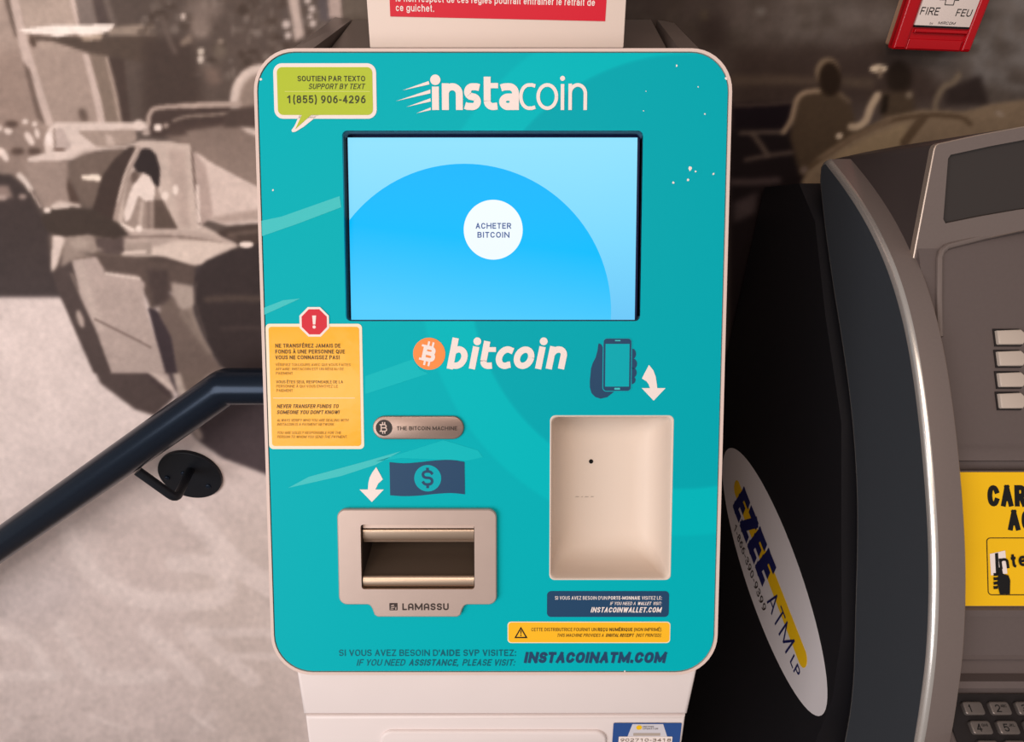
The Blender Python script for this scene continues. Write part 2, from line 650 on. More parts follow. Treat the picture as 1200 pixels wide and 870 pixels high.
M_recess = mat('moulded_cream_plastic', (216, 198, 184), 0.5)
M_smudge = mat('grey_smudge', (176, 160, 148), 0.6)
M_sensor = mat('sensor_black', (10, 8, 8), 0.3)
M_glossdark = mat('dark_metal_top', (112, 98, 92), 0.35, noise=(14, 0.15))
M_rail = mat('blue_black_paint', (24, 35, 50), 0.25, metal=0.55, spec=0.8)
M_bracket = mat('black_bracket_paint', (22, 24, 30), 0.4)
M_firered = mat('fire_red_enamel', (178, 4, 18), 0.3, coat=0.3)
M_firewhite = mat('fire_plate_white', (226, 208, 200), 0.45)
M_black = mat('black_ink', (22, 20, 20), 0.5)
M_atm = mat('taupe_metallic_paint', (110, 97, 94), 0.42, metal=0.35, noise=(400, 0.06))
M_soft_edge = mat('soft_tan_edge', (176, 156, 142), 0.38, metal=0.6)
M_atm_wing = mat('taupe_grey_paint', (128, 114, 109), 0.36, metal=0.4, noise=(500, 0.05))
M_wing_side = mat('dark_side_daylight_tint', (58, 61, 66), 0.4, spec=0.8, noise=(300, 0.06))  # dark side panel, with the bluish daylight cast put into its colour
M_edge = mat('window_highlight_edge', (214, 206, 200), 0.26, metal=0.8)  # the window's highlight along the panel edge, painted as bright metal
M_cab = mat('charcoal_cabinet_shaded', (26, 24, 27), 0.5, spec=0.4)  # charcoal, taken nearly black for the shade the kiosk throws on it
M_tan = mat('tan_back_box', (176, 138, 112), 0.5)
M_soft_teal = mat('soft_teal_print', (0, 181, 188), 0.5, spec=0.25)
M_atm_dark = mat('dark_taupe_plastic', (66, 56, 54), 0.45)
M_atmscreen = mat('switched_off_glass', (58, 52, 50), 0.12, spec=0.6)
M_btn = mat('beige_button', (186, 170, 158), 0.4)
M_key = mat('steel_key', (118, 107, 102), 0.35, metal=0.6)
M_keybase = mat('keypad_black', (36, 30, 30), 0.5)
M_cardyellow = mat('card_label_yellow', (240, 186, 20), 0.4, noise=(25, 0.05))
M_oval = mat('oval_sticker_white', (222, 212, 212), 0.4)
M_ovalyellow = mat('oval_sticker_yellow', (240, 188, 20), 0.4)
M_navyink = mat('navy_ink', (26, 28, 84), 0.5)
M_bluetag = mat('blue_tag', (44, 78, 140), 0.4)
M_tagpale = mat('pale_tag', (206, 200, 206), 0.4)
M_scan_off = mat('teal_print', (0, 166, 178), 0.5, spec=0.25)


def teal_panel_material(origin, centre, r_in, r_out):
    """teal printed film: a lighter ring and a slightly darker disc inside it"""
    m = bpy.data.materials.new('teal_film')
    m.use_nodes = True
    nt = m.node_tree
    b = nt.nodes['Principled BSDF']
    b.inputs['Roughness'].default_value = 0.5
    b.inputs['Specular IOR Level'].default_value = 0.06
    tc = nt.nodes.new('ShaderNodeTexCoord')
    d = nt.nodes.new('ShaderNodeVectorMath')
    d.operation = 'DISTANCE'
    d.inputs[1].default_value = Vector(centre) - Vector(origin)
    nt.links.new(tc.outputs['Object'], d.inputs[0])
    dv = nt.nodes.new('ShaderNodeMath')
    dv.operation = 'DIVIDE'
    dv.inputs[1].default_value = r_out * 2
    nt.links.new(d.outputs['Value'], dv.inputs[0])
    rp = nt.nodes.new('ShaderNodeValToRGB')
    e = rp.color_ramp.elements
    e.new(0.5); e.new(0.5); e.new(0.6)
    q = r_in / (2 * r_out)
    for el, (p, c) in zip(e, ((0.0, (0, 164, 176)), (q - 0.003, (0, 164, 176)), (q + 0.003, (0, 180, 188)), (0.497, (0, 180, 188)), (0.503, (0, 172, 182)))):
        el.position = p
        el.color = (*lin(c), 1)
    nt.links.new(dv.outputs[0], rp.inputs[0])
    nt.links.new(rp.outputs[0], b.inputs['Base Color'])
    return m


# ---------------------------------------------------------------- the setting
WALL_Y = 0.75


def structure(o):
    o['kind'] = 'structure'
    return o


def box(mb, x0, y0, z0, x1, y1, z1, m):
    vs = [(x, y, z) for x in (x0, x1) for y in (y0, y1) for z in (z0, z1)]
    mb.add(vs, [[0, 1, 3, 2], [4, 6, 7, 5], [0, 4, 5, 1], [2, 3, 7, 6], [0, 2, 6, 4], [1, 5, 7, 3]], m)


mb = MB(); box(mb, -2.4, -2.6, -0.1, 2.2, WALL_Y, 0.0, M_floor); structure(mb.build('floor'))
mb = MB(); box(mb, -2.4, WALL_Y + 0.002, -0.1, 2.2, WALL_Y + 0.12, 2.9, M_wall); structure(mb.build('wall_back'))

# ---- the printed street photograph on the wall: soft shapes painted on a canvas, carried by the mesh's colour attribute
CW, CH = 1200, 870
canvas = np.zeros((CH, CW, 3))
canvas[:] = (92, 79, 73)
_YY, _XX = np.mgrid[0:CH, 0:CW]


def gblur(a, s):
    if s <= 0.3:
        return a
    k = int(math.ceil(3 * s))
    x = np.arange(-k, k + 1)
    g = np.exp(-x * x / (2 * s * s)); g /= g.sum()
    for ax in (0, 1):
        pad = [(0, 0)] * a.ndim
        pad[ax] = (k, k)
        b = np.pad(a, pad, mode='edge')
        out = np.zeros_like(a)
        n = a.shape[ax]
        for i, wt in enumerate(g):
            sl = [slice(None)] * a.ndim
            sl[ax] = slice(i, i + n)
            out += wt * b[tuple(sl)]
        a = out
    return a


def paint(mask, x0, y0, col, alpha, col2=None):
    h, w_ = mask.shape
    reg = canvas[y0:y0 + h, x0:x0 + w_]
    c = np.array(col, float)
    if col2 is not None:
        t = np.linspace(0, 1, h)[:, None, None]
        c = c * (1 - t) + np.array(col2, float) * t
    a = (mask * alpha)[..., None]
    reg[:] = reg * (1 - a) + c * a


def region(x0, y0, x1, y1, s):
    k = int(3 * s + 2)
    return max(0, int(x0) - k), max(0, int(y0) - k), min(CW, int(x1) + k + 1), min(CH, int(y1) + k + 1)


def poly(pts, col, s=1.6, alpha=1.0, col2=None):
    xs = [p[0] for p in pts]; ys = [p[1] for p in pts]
    x0, y0, x1, y1 = region(min(xs), min(ys), max(xs), max(ys), s)
    if x1 <= x0 or y1 <= y0:
        return
    X, Y = _XX[y0:y1, x0:x1] + 0.5, _YY[y0:y1, x0:x1] + 0.5
    ins = np.zeros(X.shape, bool)
    n = len(pts)
    for i in range(n):
        ax, ay = pts[i]; bx, by = pts[(i + 1) % n]
        if ay == by:
            continue
        c = ((ay > Y) != (by > Y)) & (X < (bx - ax) * (Y - ay) / (by - ay) + ax)
        ins ^= c
    paint(gblur(ins.astype(float), s), x0, y0, col, alpha, col2)


def ell(cx, cy, rx, ry, col, s=1.6, alpha=1.0, rot=0):
    poly(disc(cx, cy, rx, ry, 28, R(rot)), col, s, alpha)


def line(pts, wd, col, s=1.3, alpha=1.0):
    P = smooth_curve(pts, 6) if len(pts) > 2 else pts
    x_, y_ = [p[0] for p in P], [p[1] for p in P]
    x0, y0, x1, y1 = region(min(x_) - wd, min(y_) - wd, max(x_) + wd, max(y_) + wd, s)
    if x1 <= x0 or y1 <= y0:
        return
    X, Y = _XX[y0:y1, x0:x1] + 0.5, _YY[y0:y1, x0:x1] + 0.5
    dmin = np.full(X.shape, 1e9)
    for i in range(len(P) - 1):
        (ax, ay), (bx, by) = P[i], P[i + 1]
        dx, dy_ = bx - ax, by - ay
        t = np.clip(((X - ax) * dx + (Y - ay) * dy_) / max(1e-9, dx * dx + dy_ * dy_), 0, 1)
        dmin = np.minimum(dmin, (X - ax - t * dx) ** 2 + (Y - ay - t * dy_) ** 2)
    paint(gblur((dmin < (wd / 2) ** 2).astype(float), s), x0, y0, col, alpha)


# sidewalk and street
poly([(-10, 340), (420, 340), (460, 880), (-10, 880)], (212, 194, 188), 2)
poly([(-10, 600), (330, 520), (360, 880), (-10, 880)], (201, 183, 177), 30, 0.8)
poly([(200, 650), (360, 560), (360, 880), (260, 880)], (194, 177, 169), 25, 0.8)  # darker towards the kiosk: the fading light is put into the print
poly([(-10, 690), (70, 660), (110, 690), (60, 730), (-10, 730)], (188, 173, 170), 14, 0.7)
# writing on the road, faint
for p, wd in (([(75, 615), (95, 655), (130, 690), (175, 704), (245, 704), (266, 690), (250, 665), (205, 660)], 22),
              ([(72, 735), (98, 775), (120, 795), (190, 793)], 17),
              ([(0, 742), (28, 748), (46, 770), (58, 792)], 16), ([(0, 793), (70, 793)], 12),
              ([(170, 740), (205, 770), (232, 797)], 17), ([(225, 742), (262, 772), (296, 797)], 19),
              ([(240, 742), (330, 742)], 10), ([(275, 770), (330, 770)], 8), ([(225, 605), (275, 660), (320, 690)], 26),
              ([(225, 838), (250, 856)], 6), ([(250, 838), (225, 858)], 6), ([(10, 838), (25, 852)], 5), ([(105, 840), (150, 856)], 5)):
    line(p, wd, (219, 202, 196), 2.0, 0.55)
poly([(110, 612), (200, 602), (250, 640), (190, 655), (215, 690), (165, 690), (130, 660)], (188, 170, 164), 4, 0.45)
line([(25, 842), (60, 840)], 4, (182, 165, 158), 2, 0.5)
line([(90, 832), (110, 832)], 3, (182, 165, 158), 2, 0.5)

# facade on the left
poly([(-10, -10), (150, -10), (160, 165), (-10, 210)], (160, 139, 128), 2)
poly([(-10, 60), (30, 60), (52, 160), (-10, 190)], (146, 124, 113), 8, 0.8)
poly([(4, -5), (12, -5), (24, 44), (18, 44)], (104, 87, 78), 1.6)
poly([(26, 62), (33, 78), (38, 84), (49, 125), (54, 146), (44, 140), (38, 118), (31, 90)], (112, 93, 84), 1.6)
poly([(11, -5), (22, -5), (33, 50), (56, 122), (64, 148), (55, 148), (45, 120), (36, 82), (27, 72), (22, 48)], (190, 168, 158), 1.4)
poly([(22, -5), (82, -5), (91, 30), (30, 31)], (172, 151, 139), 1.5)
poly([(81, -5), (88, -5), (94, 30), (90, 30)], (194, 172, 162), 1.2)
poly([(88, -5), (108, -5), (116, 32), (94, 32)], (122, 107, 100), 1.4)
poly([(108, -5), (330, -5), (330, 150), (150, 150), (136, 90), (124, 66), (116, 32)], (90, 76, 69), 2)
poly([(104, 60), (125, 64), (137, 118), (142, 148), (124, 148), (118, 116)], (128, 110, 98), 1.4)
line([(125, 66), (136, 115), (142, 148)], 4, (158, 138, 126), 1.2)
poly([(128, 68), (145, 66), (154, 146), (144, 146), (138, 110)], (76, 61, 55), 1.6)
poly([(97, 62), (104, 64), (119, 118), (124, 146), (116, 146), (110, 116)], (192, 170, 160), 1.2)
ell(98, 136, 5, 9, (104, 86, 77), 2, 1, -20)
line([(122, -5), (134, 28)], 7, (110, 95, 88), 2)
poly([(108, -5), (118, -5), (128, 30), (116, 30)], (84, 70, 66), 2)
# awning
poly([(34, 41), (60, 44), (76, 42), (118, 46), (183, 38), (188, 66), (170, 74), (112, 64), (80, 57), (46, 50)], (86, 71, 62), 1.8)
ell(39, 49, 4, 7, (92, 74, 64), 1.4, 1, -20)
poly([(46, 48), (62, 49), (72, 52), (100, 62), (60, 60), (44, 56)], (166, 145, 133), 1.6)
poly([(124, 33), (180, 28), (184, 42), (128, 42)], (146, 128, 115), 1.8)
poly([(22, 35), (60, 30.5), (135, 29), (131, 35), (118, 41), (108, 47), (98, 43), (90, 40), (82, 41), (68, 44), (58, 41), (30, 39)], (234, 217, 207), 1.0)
poly([(95, 43), (122, 40), (118, 47), (98, 48)], (170, 148, 130), 1.5)
# foliage behind
for _ in range(260):
    x, y = rng.uniform(165, 432), rng.uniform(-5, 92)
    if x < 225 and y > 40:
        continue
    g = rng.uniform(-34, 36)
    ell(x, y, rng.uniform(2, 8), rng.uniform(2, 7), (98 + g, 84 + g, 76 + g), 1.6, 0.6)
poly([(168, 45), (225, 45), (234, 90), (240, 135), (168, 140)], (72, 58, 52), 5, 0.9)
ell(236, 32, 12, 14, (138, 120, 110), 4, 0.8)
ell(240, 12, 22, 12, (132, 115, 106), 5, 0.7)
line([(190, 20), (198, 45), (206, 62)], 5, (110, 94, 86), 2, 0.7)
poly([(212, 48), (224, 40), (226, 50), (212, 55)], (136, 117, 104), 2, 0.9)
ell(215, 20, 3.5, 4, (186, 168, 158), 1.4)
ell(236, 61, 4, 4.5, (192, 176, 162), 1.4)
ell(235.5, 70, 4, 5, (196, 180, 168), 1.4)
ell(259, 49, 4, 3, (140, 122, 110), 1.5)
poly([(237, 78), (256, 80), (260, 98), (246, 102)], (118, 98, 88), 3, 0.8)
ell(258, 60, 8, 10, (112, 98, 86), 3, 0.7)
poly([(337, -5), (350, -5), (353, 20), (357, 42), (346, 50), (342, 20)], (184, 163, 153), 2)
for x, y, r_ in ((361, 1, 4), (366, 11, 4), (364, 20, 3), (367, 28, 4), (336, 29, 5), (338, 42, 4)):
    ell(x, y, r_, r_, (206, 188, 180), 1.6, 0.85)
poly([(372, -5), (384, -5), (388, 25), (376, 25)], (92, 82, 82), 2)
poly([(385, -5), (400, -5), (402, 22), (386, 21)], (172, 150, 141), 1.6)
poly([(402, -5), (436, -5), (436, 30), (402, 22)], (104, 91, 81), 2)
# far pale car and bystanders
poly([(0, 150), (50, 150), (60, 200), (30, 215), (0, 205)], (140, 120, 110), 4)
for x, y, rx, ry, a in ((0, 151, 3, 4, 0), (10, 154, 5, 4, 20), (30, 143, 4, 3, 0), (35, 163, 4, 9, -30), (44, 157, 3, 6, -15), (41, 146, 3, 3, 0), (5, 182, 4, 9, -30)):
    ell(x, y, rx, ry, (214, 194, 184), 1.3, 0.95, a)
for x, y in ((21, 178), (41, 178), (14, 146)):
    ell(x, y, 8, 4.5, (88, 70, 62), 2)
poly([(28, 190), (82, 186), (84, 242), (52, 248), (34, 215)], (150, 130, 120), 2.5)
poly([(52, 168), (58, 150), (66, 144), (178, 144), (178, 153), (92, 154), (114, 172), (150, 171), (150, 176), (112, 178), (86, 188), (34, 190), (32, 186), (54, 180)], (206, 186, 176), 1.3)
poly([(64, 152), (74, 151), (84, 172), (80, 176), (64, 176)], (182, 162, 154), 1.3)
ell(58, 163, 4, 8, (222, 204, 196), 1.2)
line([(64, 152), (65, 174)], 2, (140, 120, 110), 1)
ell(70, 176, 8, 2, (120, 98, 88), 1)
poly([(92, 155), (157, 153), (160, 164), (150, 171), (114, 172)], (158, 138, 127), 1.3)
poly([(124, 158), (132, 160), (136, 171), (126, 171)], (186, 165, 154), 1.5)
poly([(98, 180), (150, 173), (134, 205), (118, 244), (98, 244), (80, 212), (80, 192)], (112, 95, 86), 3)
poly([(80, 208), (92, 232), (96, 244), (84, 242), (79, 222)], (88, 70, 62), 1.6)
poly([(96, 206), (116, 205), (121, 210), (117, 213), (97, 211)], (226, 208, 192), 1.2)
poly([(62, 240), (70, 236), (95, 240), (95, 246), (64, 248)], (196, 176, 165), 1.6)
# dark car at the far left
poly([(-10, 204), (14, 205), (32, 224), (52, 256), (72, 300), (77, 349), (-10, 349)], (70, 58, 55), 2.2, 1.0, (74, 64, 63))
poly([(-5, 218), (10, 218), (16, 232), (-5, 236)], (134, 114, 106), 2)
ell(27, 231, 5, 3, (150, 130, 122), 1.6)
ell(4, 232, 5, 3, (160, 140, 132), 1.6)
line([(23, 206), (30, 213), (36, 222)], 6, (206, 188, 178), 1.4)
line([(35, 222), (48, 243)], 2.5, (168, 148, 138), 1)
# big car: roof rack and rear
poly([(174, 137), (182, 129), (310, 122), (310, 160), (190, 162), (176, 160)], (74, 59, 54), 2)
line([(174, 146), (176, 134), (186, 127), (230, 124), (282, 123)], 5, (168, 147, 136), 1.4)
line([(204, 142), (220, 137), (250, 135), (300, 130)], 3.5, (132, 114, 104), 1.4)
ell(163, 147, 6, 6, (212, 192, 182), 1.6)
ell(185.5, 150, 5, 4.5, (222, 203, 193), 1.3)
ell(195, 148, 4, 3, (158, 138, 128), 1.4)
ell(172, 156, 5, 3, (182, 162, 152), 1.6)
poly([(192, 160), (310, 152), (310, 228), (224, 182)], (122, 104, 95), 3)
line([(215, 163), (300, 156)], 5, (136, 117, 107), 2.5, 0.8)
poly([(196, 150), (300, 140), (300, 150), (200, 158)], (82, 66, 60), 3, 0.8)
# big car: body
poly([(150, 170), (166, 165), (200, 166), (224, 175), (232, 262), (276, 284), (280, 290), (236, 312), (222, 304), (190, 297), (150, 300), (130, 285), (142, 230)], (190, 170, 159), 1.5)
poly([(202, 170), (222, 176), (229, 250), (210, 262), (204, 230)], (178, 157, 147), 2.5)
line([(198, 170), (204, 215), (214, 262)], 2.5, (160, 139, 129), 1.5)
poly([(226, 178), (240, 187), (270, 205), (312, 228), (312, 262), (266, 265), (246, 258), (236, 240)], (202, 182, 172), 1.6)
poly([(226, 178), (240, 188), (244, 230), (250, 258), (238, 258), (232, 230)], (178, 156, 146), 2)
line([(224, 172), (227, 205), (232, 240), (236, 262)], 2.2, (116, 98, 89), 1)
line([(229, 225), (231, 246), (233, 264)], 6, (222, 203, 192), 1.3)
poly([(152, 173), (160, 172), (148, 200), (141, 232), (134, 268), (112, 276), (109, 246), (122, 205), (136, 186)], (78, 64, 58), 1.6)
line([(160, 175), (148, 205), (140, 238), (136, 266)], 7, (182, 162, 150), 1.4)
poly([(164, 177), (171, 174), (179, 179), (186, 196), (187, 214), (181, 232), (172, 222), (162, 205)], (62, 51, 49), 1.6)
poly([(158, 203), (166, 202), (176, 210), (182, 224), (180, 236), (166, 236), (150, 262), (146, 256), (152, 226)], (214, 195, 184), 1.4)
poly([(162, 238), (172, 228), (180, 240), (180, 268), (160, 268)], (150, 131, 120), 2)
poly([(181, 236), (192, 240), (208, 270), (180, 271)], (104, 88, 78), 1.6)
ell(206, 223, 4.5, 6, (226, 206, 195), 1.3)
ell(193, 228, 4.5, 9, (214, 196, 186), 1.6, 1, -12)
ell(165, 269, 5, 4, (220, 202, 190), 1.3)
line([(144, 262), (158, 272)], 4, (212, 192, 180), 1.2)
line([(168, 272), (200, 272), (226, 276)], 7, (196, 176, 165), 1.6)
line([(196, 279), (225, 281), (248, 286)], 3, (140, 121, 112), 1.6)
line([(150, 279), (185, 279), (222, 278)], 3, (138, 119, 109), 1.6)
poly([(254, 272), (312, 264), (312, 296), (286, 292), (272, 283), (258, 277)], (76, 62, 57), 1.8)
poly([(268, 276), (306, 272), (306, 279), (276, 281)], (118, 100, 90), 2)
ell(289, 287, 8, 4, (226, 207, 196), 1.2)
# hood and fender
poly([(58, 276), (150, 276), (150, 300), (235, 312), (226, 345), (160, 330), (110, 312), (62, 320)], (122, 105, 95), 2.5)
poly([(66, 278), (84, 279), (73, 292), (68, 312), (61, 320), (62, 300)], (204, 184, 173), 1.6)
poly([(82, 280), (106, 276), (114, 292), (108, 300), (84, 300)], (168, 150, 138), 2.2)
poly([(140, 280), (158, 277), (156, 291), (142, 292)], (140, 122, 112), 2)
poly([(112, 281), (134, 278), (146, 292), (140, 300), (116, 296)], (90, 76, 72), 2)
line([(146, 298), (162, 298), (190, 297)], 7, (204, 185, 173), 1.5)
poly([(166, 304), (196, 300), (222, 306), (232, 316), (228, 352), (200, 342), (172, 330)], (84, 70, 65), 2.5)
line([(122, 314), (142, 318), (160, 323)], 6, (194, 174, 164), 1.6)
poly([(84, 306), (112, 310), (120, 322), (160, 327), (168, 346), (178, 382), (204, 446), (205, 464), (182, 452), (150, 424), (126, 396), (110, 375), (94, 340)], (180, 160, 152), 1.6)
poly([(74, 300), (84, 304), (94, 342), (110, 376), (128, 398), (160, 430), (206, 466), (182, 488), (158, 480), (118, 450), (96, 398), (72, 349), (64, 322)], (84, 71, 68), 1.8)
line([(84, 322), (96, 352), (112, 382)], 4, (150, 131, 122), 2, 0.8)
line([(92, 364), (98, 380)], 7, (170, 150, 142), 2)
line([(112, 378), (140, 402), (175, 424), (200, 440)], 3, (130, 112, 104), 1.6)
line([(150, 420), (180, 440), (204, 456)], 6, (196, 176, 166), 1.5)
line([(128, 400), (155, 424), (198, 462)], 6, (74, 61, 60), 1.8)
poly([(166, 318), (180, 322), (178, 350), (170, 346)], (110, 93, 86), 2)
poly([(174, 362), (182, 362), (198, 392), (206, 430), (210, 466), (200, 446), (186, 400)], (78, 66, 68), 1.6)
poly([(182, 345), (224, 345), (256, 432), (220, 470), (210, 460), (204, 410), (190, 375)], (112, 96, 88), 3)
poly([(202, 334), (224, 340), (226, 362), (212, 358)], (160, 142, 132), 3)
line([(224, 360), (236, 396), (252, 424)], 9, (150, 133, 122), 3, 0.8)
line([(205, 424), (209, 445), (215, 462)], 8, (176, 158, 147), 2)
poly([(222, 316), (238, 310), (282, 293), (316, 285), (316, 440), (256, 432), (240, 398), (228, 368)], (70, 60, 60), 2)
line([(244, 353), (270, 349), (306, 348)], 6, (100, 85, 76), 3, 0.7)
line([(262, 392), (306, 388)], 5, (86, 73, 70), 3, 0.7)
# big car again, finer: doors, windows, wheel arch


def q_(*pts):
    return [(x / 2.643, 105 + y / 2.643) for x, y in pts]


poly(q_((575, 130), (810, 95), (810, 305), (650, 225), (600, 190)), (122, 104, 95), 2, 1, (142, 123, 113))
poly(q_((485, 170), (590, 168), (614, 432), (556, 432), (500, 320), (497, 260), (480, 200)), (188, 168, 157), 1.3)
poly(q_((522, 185), (575, 190), (590, 425), (562, 425), (535, 300)), (176, 155, 145), 2)
poly(q_((605, 192), (650, 225), (810, 308), (810, 402), (690, 412), (655, 395), (640, 300), (625, 240)), (200, 179, 169), 1.4)
poly(q_((640, 400), (810, 370), (810, 405), (690, 415)), (170, 149, 139), 2)
poly(q_((602, 195), (640, 240), (662, 392), (625, 422)), (172, 150, 141), 1.5)
line(q_((597, 195), (608, 330), (618, 420)), 2.4, (122, 103, 95), 0.9)
line(q_((612, 300), (618, 410)), 4, (208, 188, 178), 1)
poly(q_((408, 178), (424, 182), (385, 270), (362, 380), (345, 442), (288, 440), (292, 370), (320, 270), (360, 215)), (72, 58, 53), 1.3)
line(q_((430, 184), (395, 260), (370, 350), (352, 430)), 5.5, (160, 140, 130), 1.1)
line(q_((426, 186), (390, 262), (366, 350)), 2, (188, 168, 157), 0.9)
poly(q_((396, 270), (430, 250), (470, 270), (500, 330), (552, 434), (380, 434), (385, 350)), (150, 131, 121), 1.4)
poly(q_((440, 187), (466, 184), (486, 205), (498, 250), (493, 302), (478, 295), (455, 262), (425, 258), (414, 238)), (56, 46, 45), 1.2)
ell(*q_((420, 275))[0], 5, 8, (106, 88, 80), 1.3)
poly(q_((445, 260), (466, 272), (481, 300), (479, 345), (452, 348), (430, 330), (405, 402), (390, 412), (384, 385), (400, 330), (415, 296)), (216, 197, 187), 1.1)
line(q_((442, 352), (434, 430)), 4, (186, 166, 155), 1.4)
line(q_((462, 350), (462, 430)), 3, (128, 110, 101), 1.4)
poly(q_((478, 342), (505, 345), (553, 434), (478, 434)), (96, 80, 72), 1.3)
ell(*q_((513, 330))[0], 4, 5, (218, 199, 188), 1.1)
ell(*q_((545, 312))[0], 3.4, 6, (224, 205, 194), 1.1)
poly(q_((345, 448), (480, 436), (600, 438), (690, 462), (735, 480), (690, 500), (480, 500), (300, 500)), (176, 156, 146), 1.6)
line(q_((380, 420), (412, 436)), 3.4, (222, 203, 192), 0.9)
ell(*q_((432, 433))[0], 4, 4, (224, 205, 194), 1)
line(q_((345, 462), (420, 458), (560, 458), (690, 478)), 2.6, (126, 108, 99), 1.3)
poly(q_((470, 492), (540, 472), (640, 470), (738, 482), (690, 502), (620, 542), (600, 548), (520, 522), (468, 508)), (204, 184, 172), 1.5)
poly(q_((298, 462), (384, 456), (388, 505), (330, 512), (305, 490)), (92, 77, 73), 1.8)
poly(q_((388, 480), (470, 474), (470, 515), (388, 516)), (158, 140, 130), 1.6)
line(q_((392, 508), (450, 504)), 4, (208, 188, 177), 1.2)
poly(q_((165, 455), (202, 455), (186, 500), (165, 562), (160, 540)), (210, 190, 180), 1.4)
poly(q_((202, 458), (290, 455), (302, 500), (240, 522), (190, 552)), (150, 132, 122), 2)
ell(*q_((250, 480))[0], 11, 7, (170, 151, 140), 3)
poly(q_((238, 505), (420, 520), (460, 530), (605, 548), (605, 610), (560, 600), (520, 620), (470, 690), (430, 580), (325, 566), (300, 522)), (94, 79, 73), 2)
poly(q_((455, 560), (520, 560), (530, 650), (480, 680)), (78, 65, 62), 2.5)
poly(q_((228, 530), (300, 520), (325, 566), (432, 582), (450, 602), (442, 660), (470, 740), (516, 880), (345, 880), (290, 740), (250, 640)), (178, 158, 150), 1.4, 1, (168, 149, 141))
line(q_((250, 545), (275, 640), (310, 740)), 9, (192, 173, 163), 3, 0.7)
line(q_((330, 572), (432, 588)), 2.5, (206, 187, 177), 1)
line(q_((295, 712), (400, 765), (468, 800)), 2.2, (122, 104, 97), 0.9)
poly(q_((530, 598), (602, 610), (608, 664), (562, 692), (540, 640)), (166, 148, 138), 2)
poly(q_((488, 690), (562, 680), (662, 832), (705, 880), (545, 880)), (110, 94, 87), 2)
line(q_((565, 692), (605, 750), (650, 815)), 6, (136, 119, 109), 2.5, 0.9)
poly(q_((462, 678), (490, 690), (532, 770), (550, 880), (514, 880), (482, 765)), (68, 57, 60), 1.3)
poly(q_((605, 585), (640, 532), (720, 497), (810, 480), (810, 880), (705, 880), (650, 790), (606, 680)), (64, 54, 53), 1.8)
line(q_((640, 652), (720, 648), (810, 650)), 6, (94, 79, 71), 2.5, 0.8)
line(q_((690, 742), (810, 740)), 4, (80, 67, 64), 2, 0.8)
line(q_((610, 600), (606, 660), (640, 770)), 2, (98, 84, 79), 1.5, 0.8)
poly(q_((163, 572), (214, 570), (250, 650), (300, 752), (345, 880), (292, 880), (235, 752), (195, 652)), (84, 71, 68), 1.6)
ell(*q_((250, 712))[0], 3.5, 11, (172, 153, 144), 1.5, 1, -18)
poly(q_((690, 432), (810, 418), (810, 470), (760, 480), (720, 455)), (80, 66, 60), 1.5)
line(q_((710, 452), (800, 440)), 4, (112, 95, 86), 1.8, 0.8)
ell(*q_((765, 482))[0], 8, 3.6, (226, 207, 196), 1)
# mirror
poly([(48, 256), (56, 247), (86, 243), (112, 247), (140, 262), (152, 276), (134, 281), (104, 275), (76, 278), (56, 272)], (72, 60, 54), 1.5)
ell(56, 247, 4.5, 3.5, (224, 205, 194), 1.2)
line([(62, 243), (80, 242)], 4, (202, 183, 172), 1.2)
# round pale shape by the rack
ell(306, 118, 36, 42, (200, 180, 169), 1.6)
ell(308, 120, 28, 34, (140, 121, 110), 2.5)
poly([(268, 128), (330, 121), (330, 150), (262, 150)], (82, 67, 61), 2)
line([(215, 125), (250, 123), (282, 122)], 5, (168, 147, 136), 1.4)
# shadow under the big car, above the floor
poly([(206, 466), (400, 430), (400, 590), (292, 549), (262, 538), (236, 520), (222, 504)], (80, 69, 71), 2)
line([(227, 500), (234, 512)], 9, (168, 150, 142), 2)

# right hand half: dim street with the wall's weaker light put in, pedestrians, car roof
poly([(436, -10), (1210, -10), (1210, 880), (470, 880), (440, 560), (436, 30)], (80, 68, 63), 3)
poly([(880, -10), (1210, -10), (1210, 140), (880, 60)], (104, 93, 87), 20)
poly([(1140, -10), (1210, -10), (1210, 120), (1130, 110)], (110, 102, 98), 8)
poly([(860, -10), (930, -10), (920, 40), (860, 50)], (92, 80, 74), 12)
for _ in range(240):
    x, y = rng.uniform(735, 1200), rng.uniform(-5, 120)
    g = rng.uniform(-14, 14)
    ell(x, y, rng.uniform(4, 18), rng.uniform(3, 10), (82 + g, 71 + g, 64 + g), 4, 0.45)
poly([(858, 55), (1060, 50), (1090, 90), (1130, 120), (858, 130)], (62, 49, 44), 9, 0.8)
poly([(820, 20), (850, 16), (852, 60), (822, 56)], (58, 46, 42), 6, 0.7)
ell(826, 18, 4, 6, (98, 84, 66), 3, 0.6)
ell(892, 14, 6, 5, (116, 106, 100), 3)
line([(858, 95), (900, 94), (960, 96)], 11, (86, 71, 61), 3)
line([(990, 96), (1020, 98)], 12, (84, 70, 60), 3)
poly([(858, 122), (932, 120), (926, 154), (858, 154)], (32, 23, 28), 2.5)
line([(862, 124), (895, 123), (930, 120)], 4, (78, 64, 58), 1.8)
poly([(855, 152), (1000, 152), (1010, 400), (1000, 880), (855, 880)], (36, 28, 29), 3)  # dark print plus the shadow between the two machines, in one colour
line([(868, 157), (890, 156), (920, 155)], 5, (88, 74, 68), 1.8)
line([(883, 158), (892, 170), (900, 182)], 6, (90, 76, 68), 1.8)
line([(874, 188), (900, 183), (930, 179)], 5, (86, 72, 66), 2)
line([(858, 214), (880, 214), (912, 212)], 8, (76, 63, 62), 2.5)
poly([(860, 238), (888, 226), (886, 250), (860, 262)], (74, 62, 62), 3)
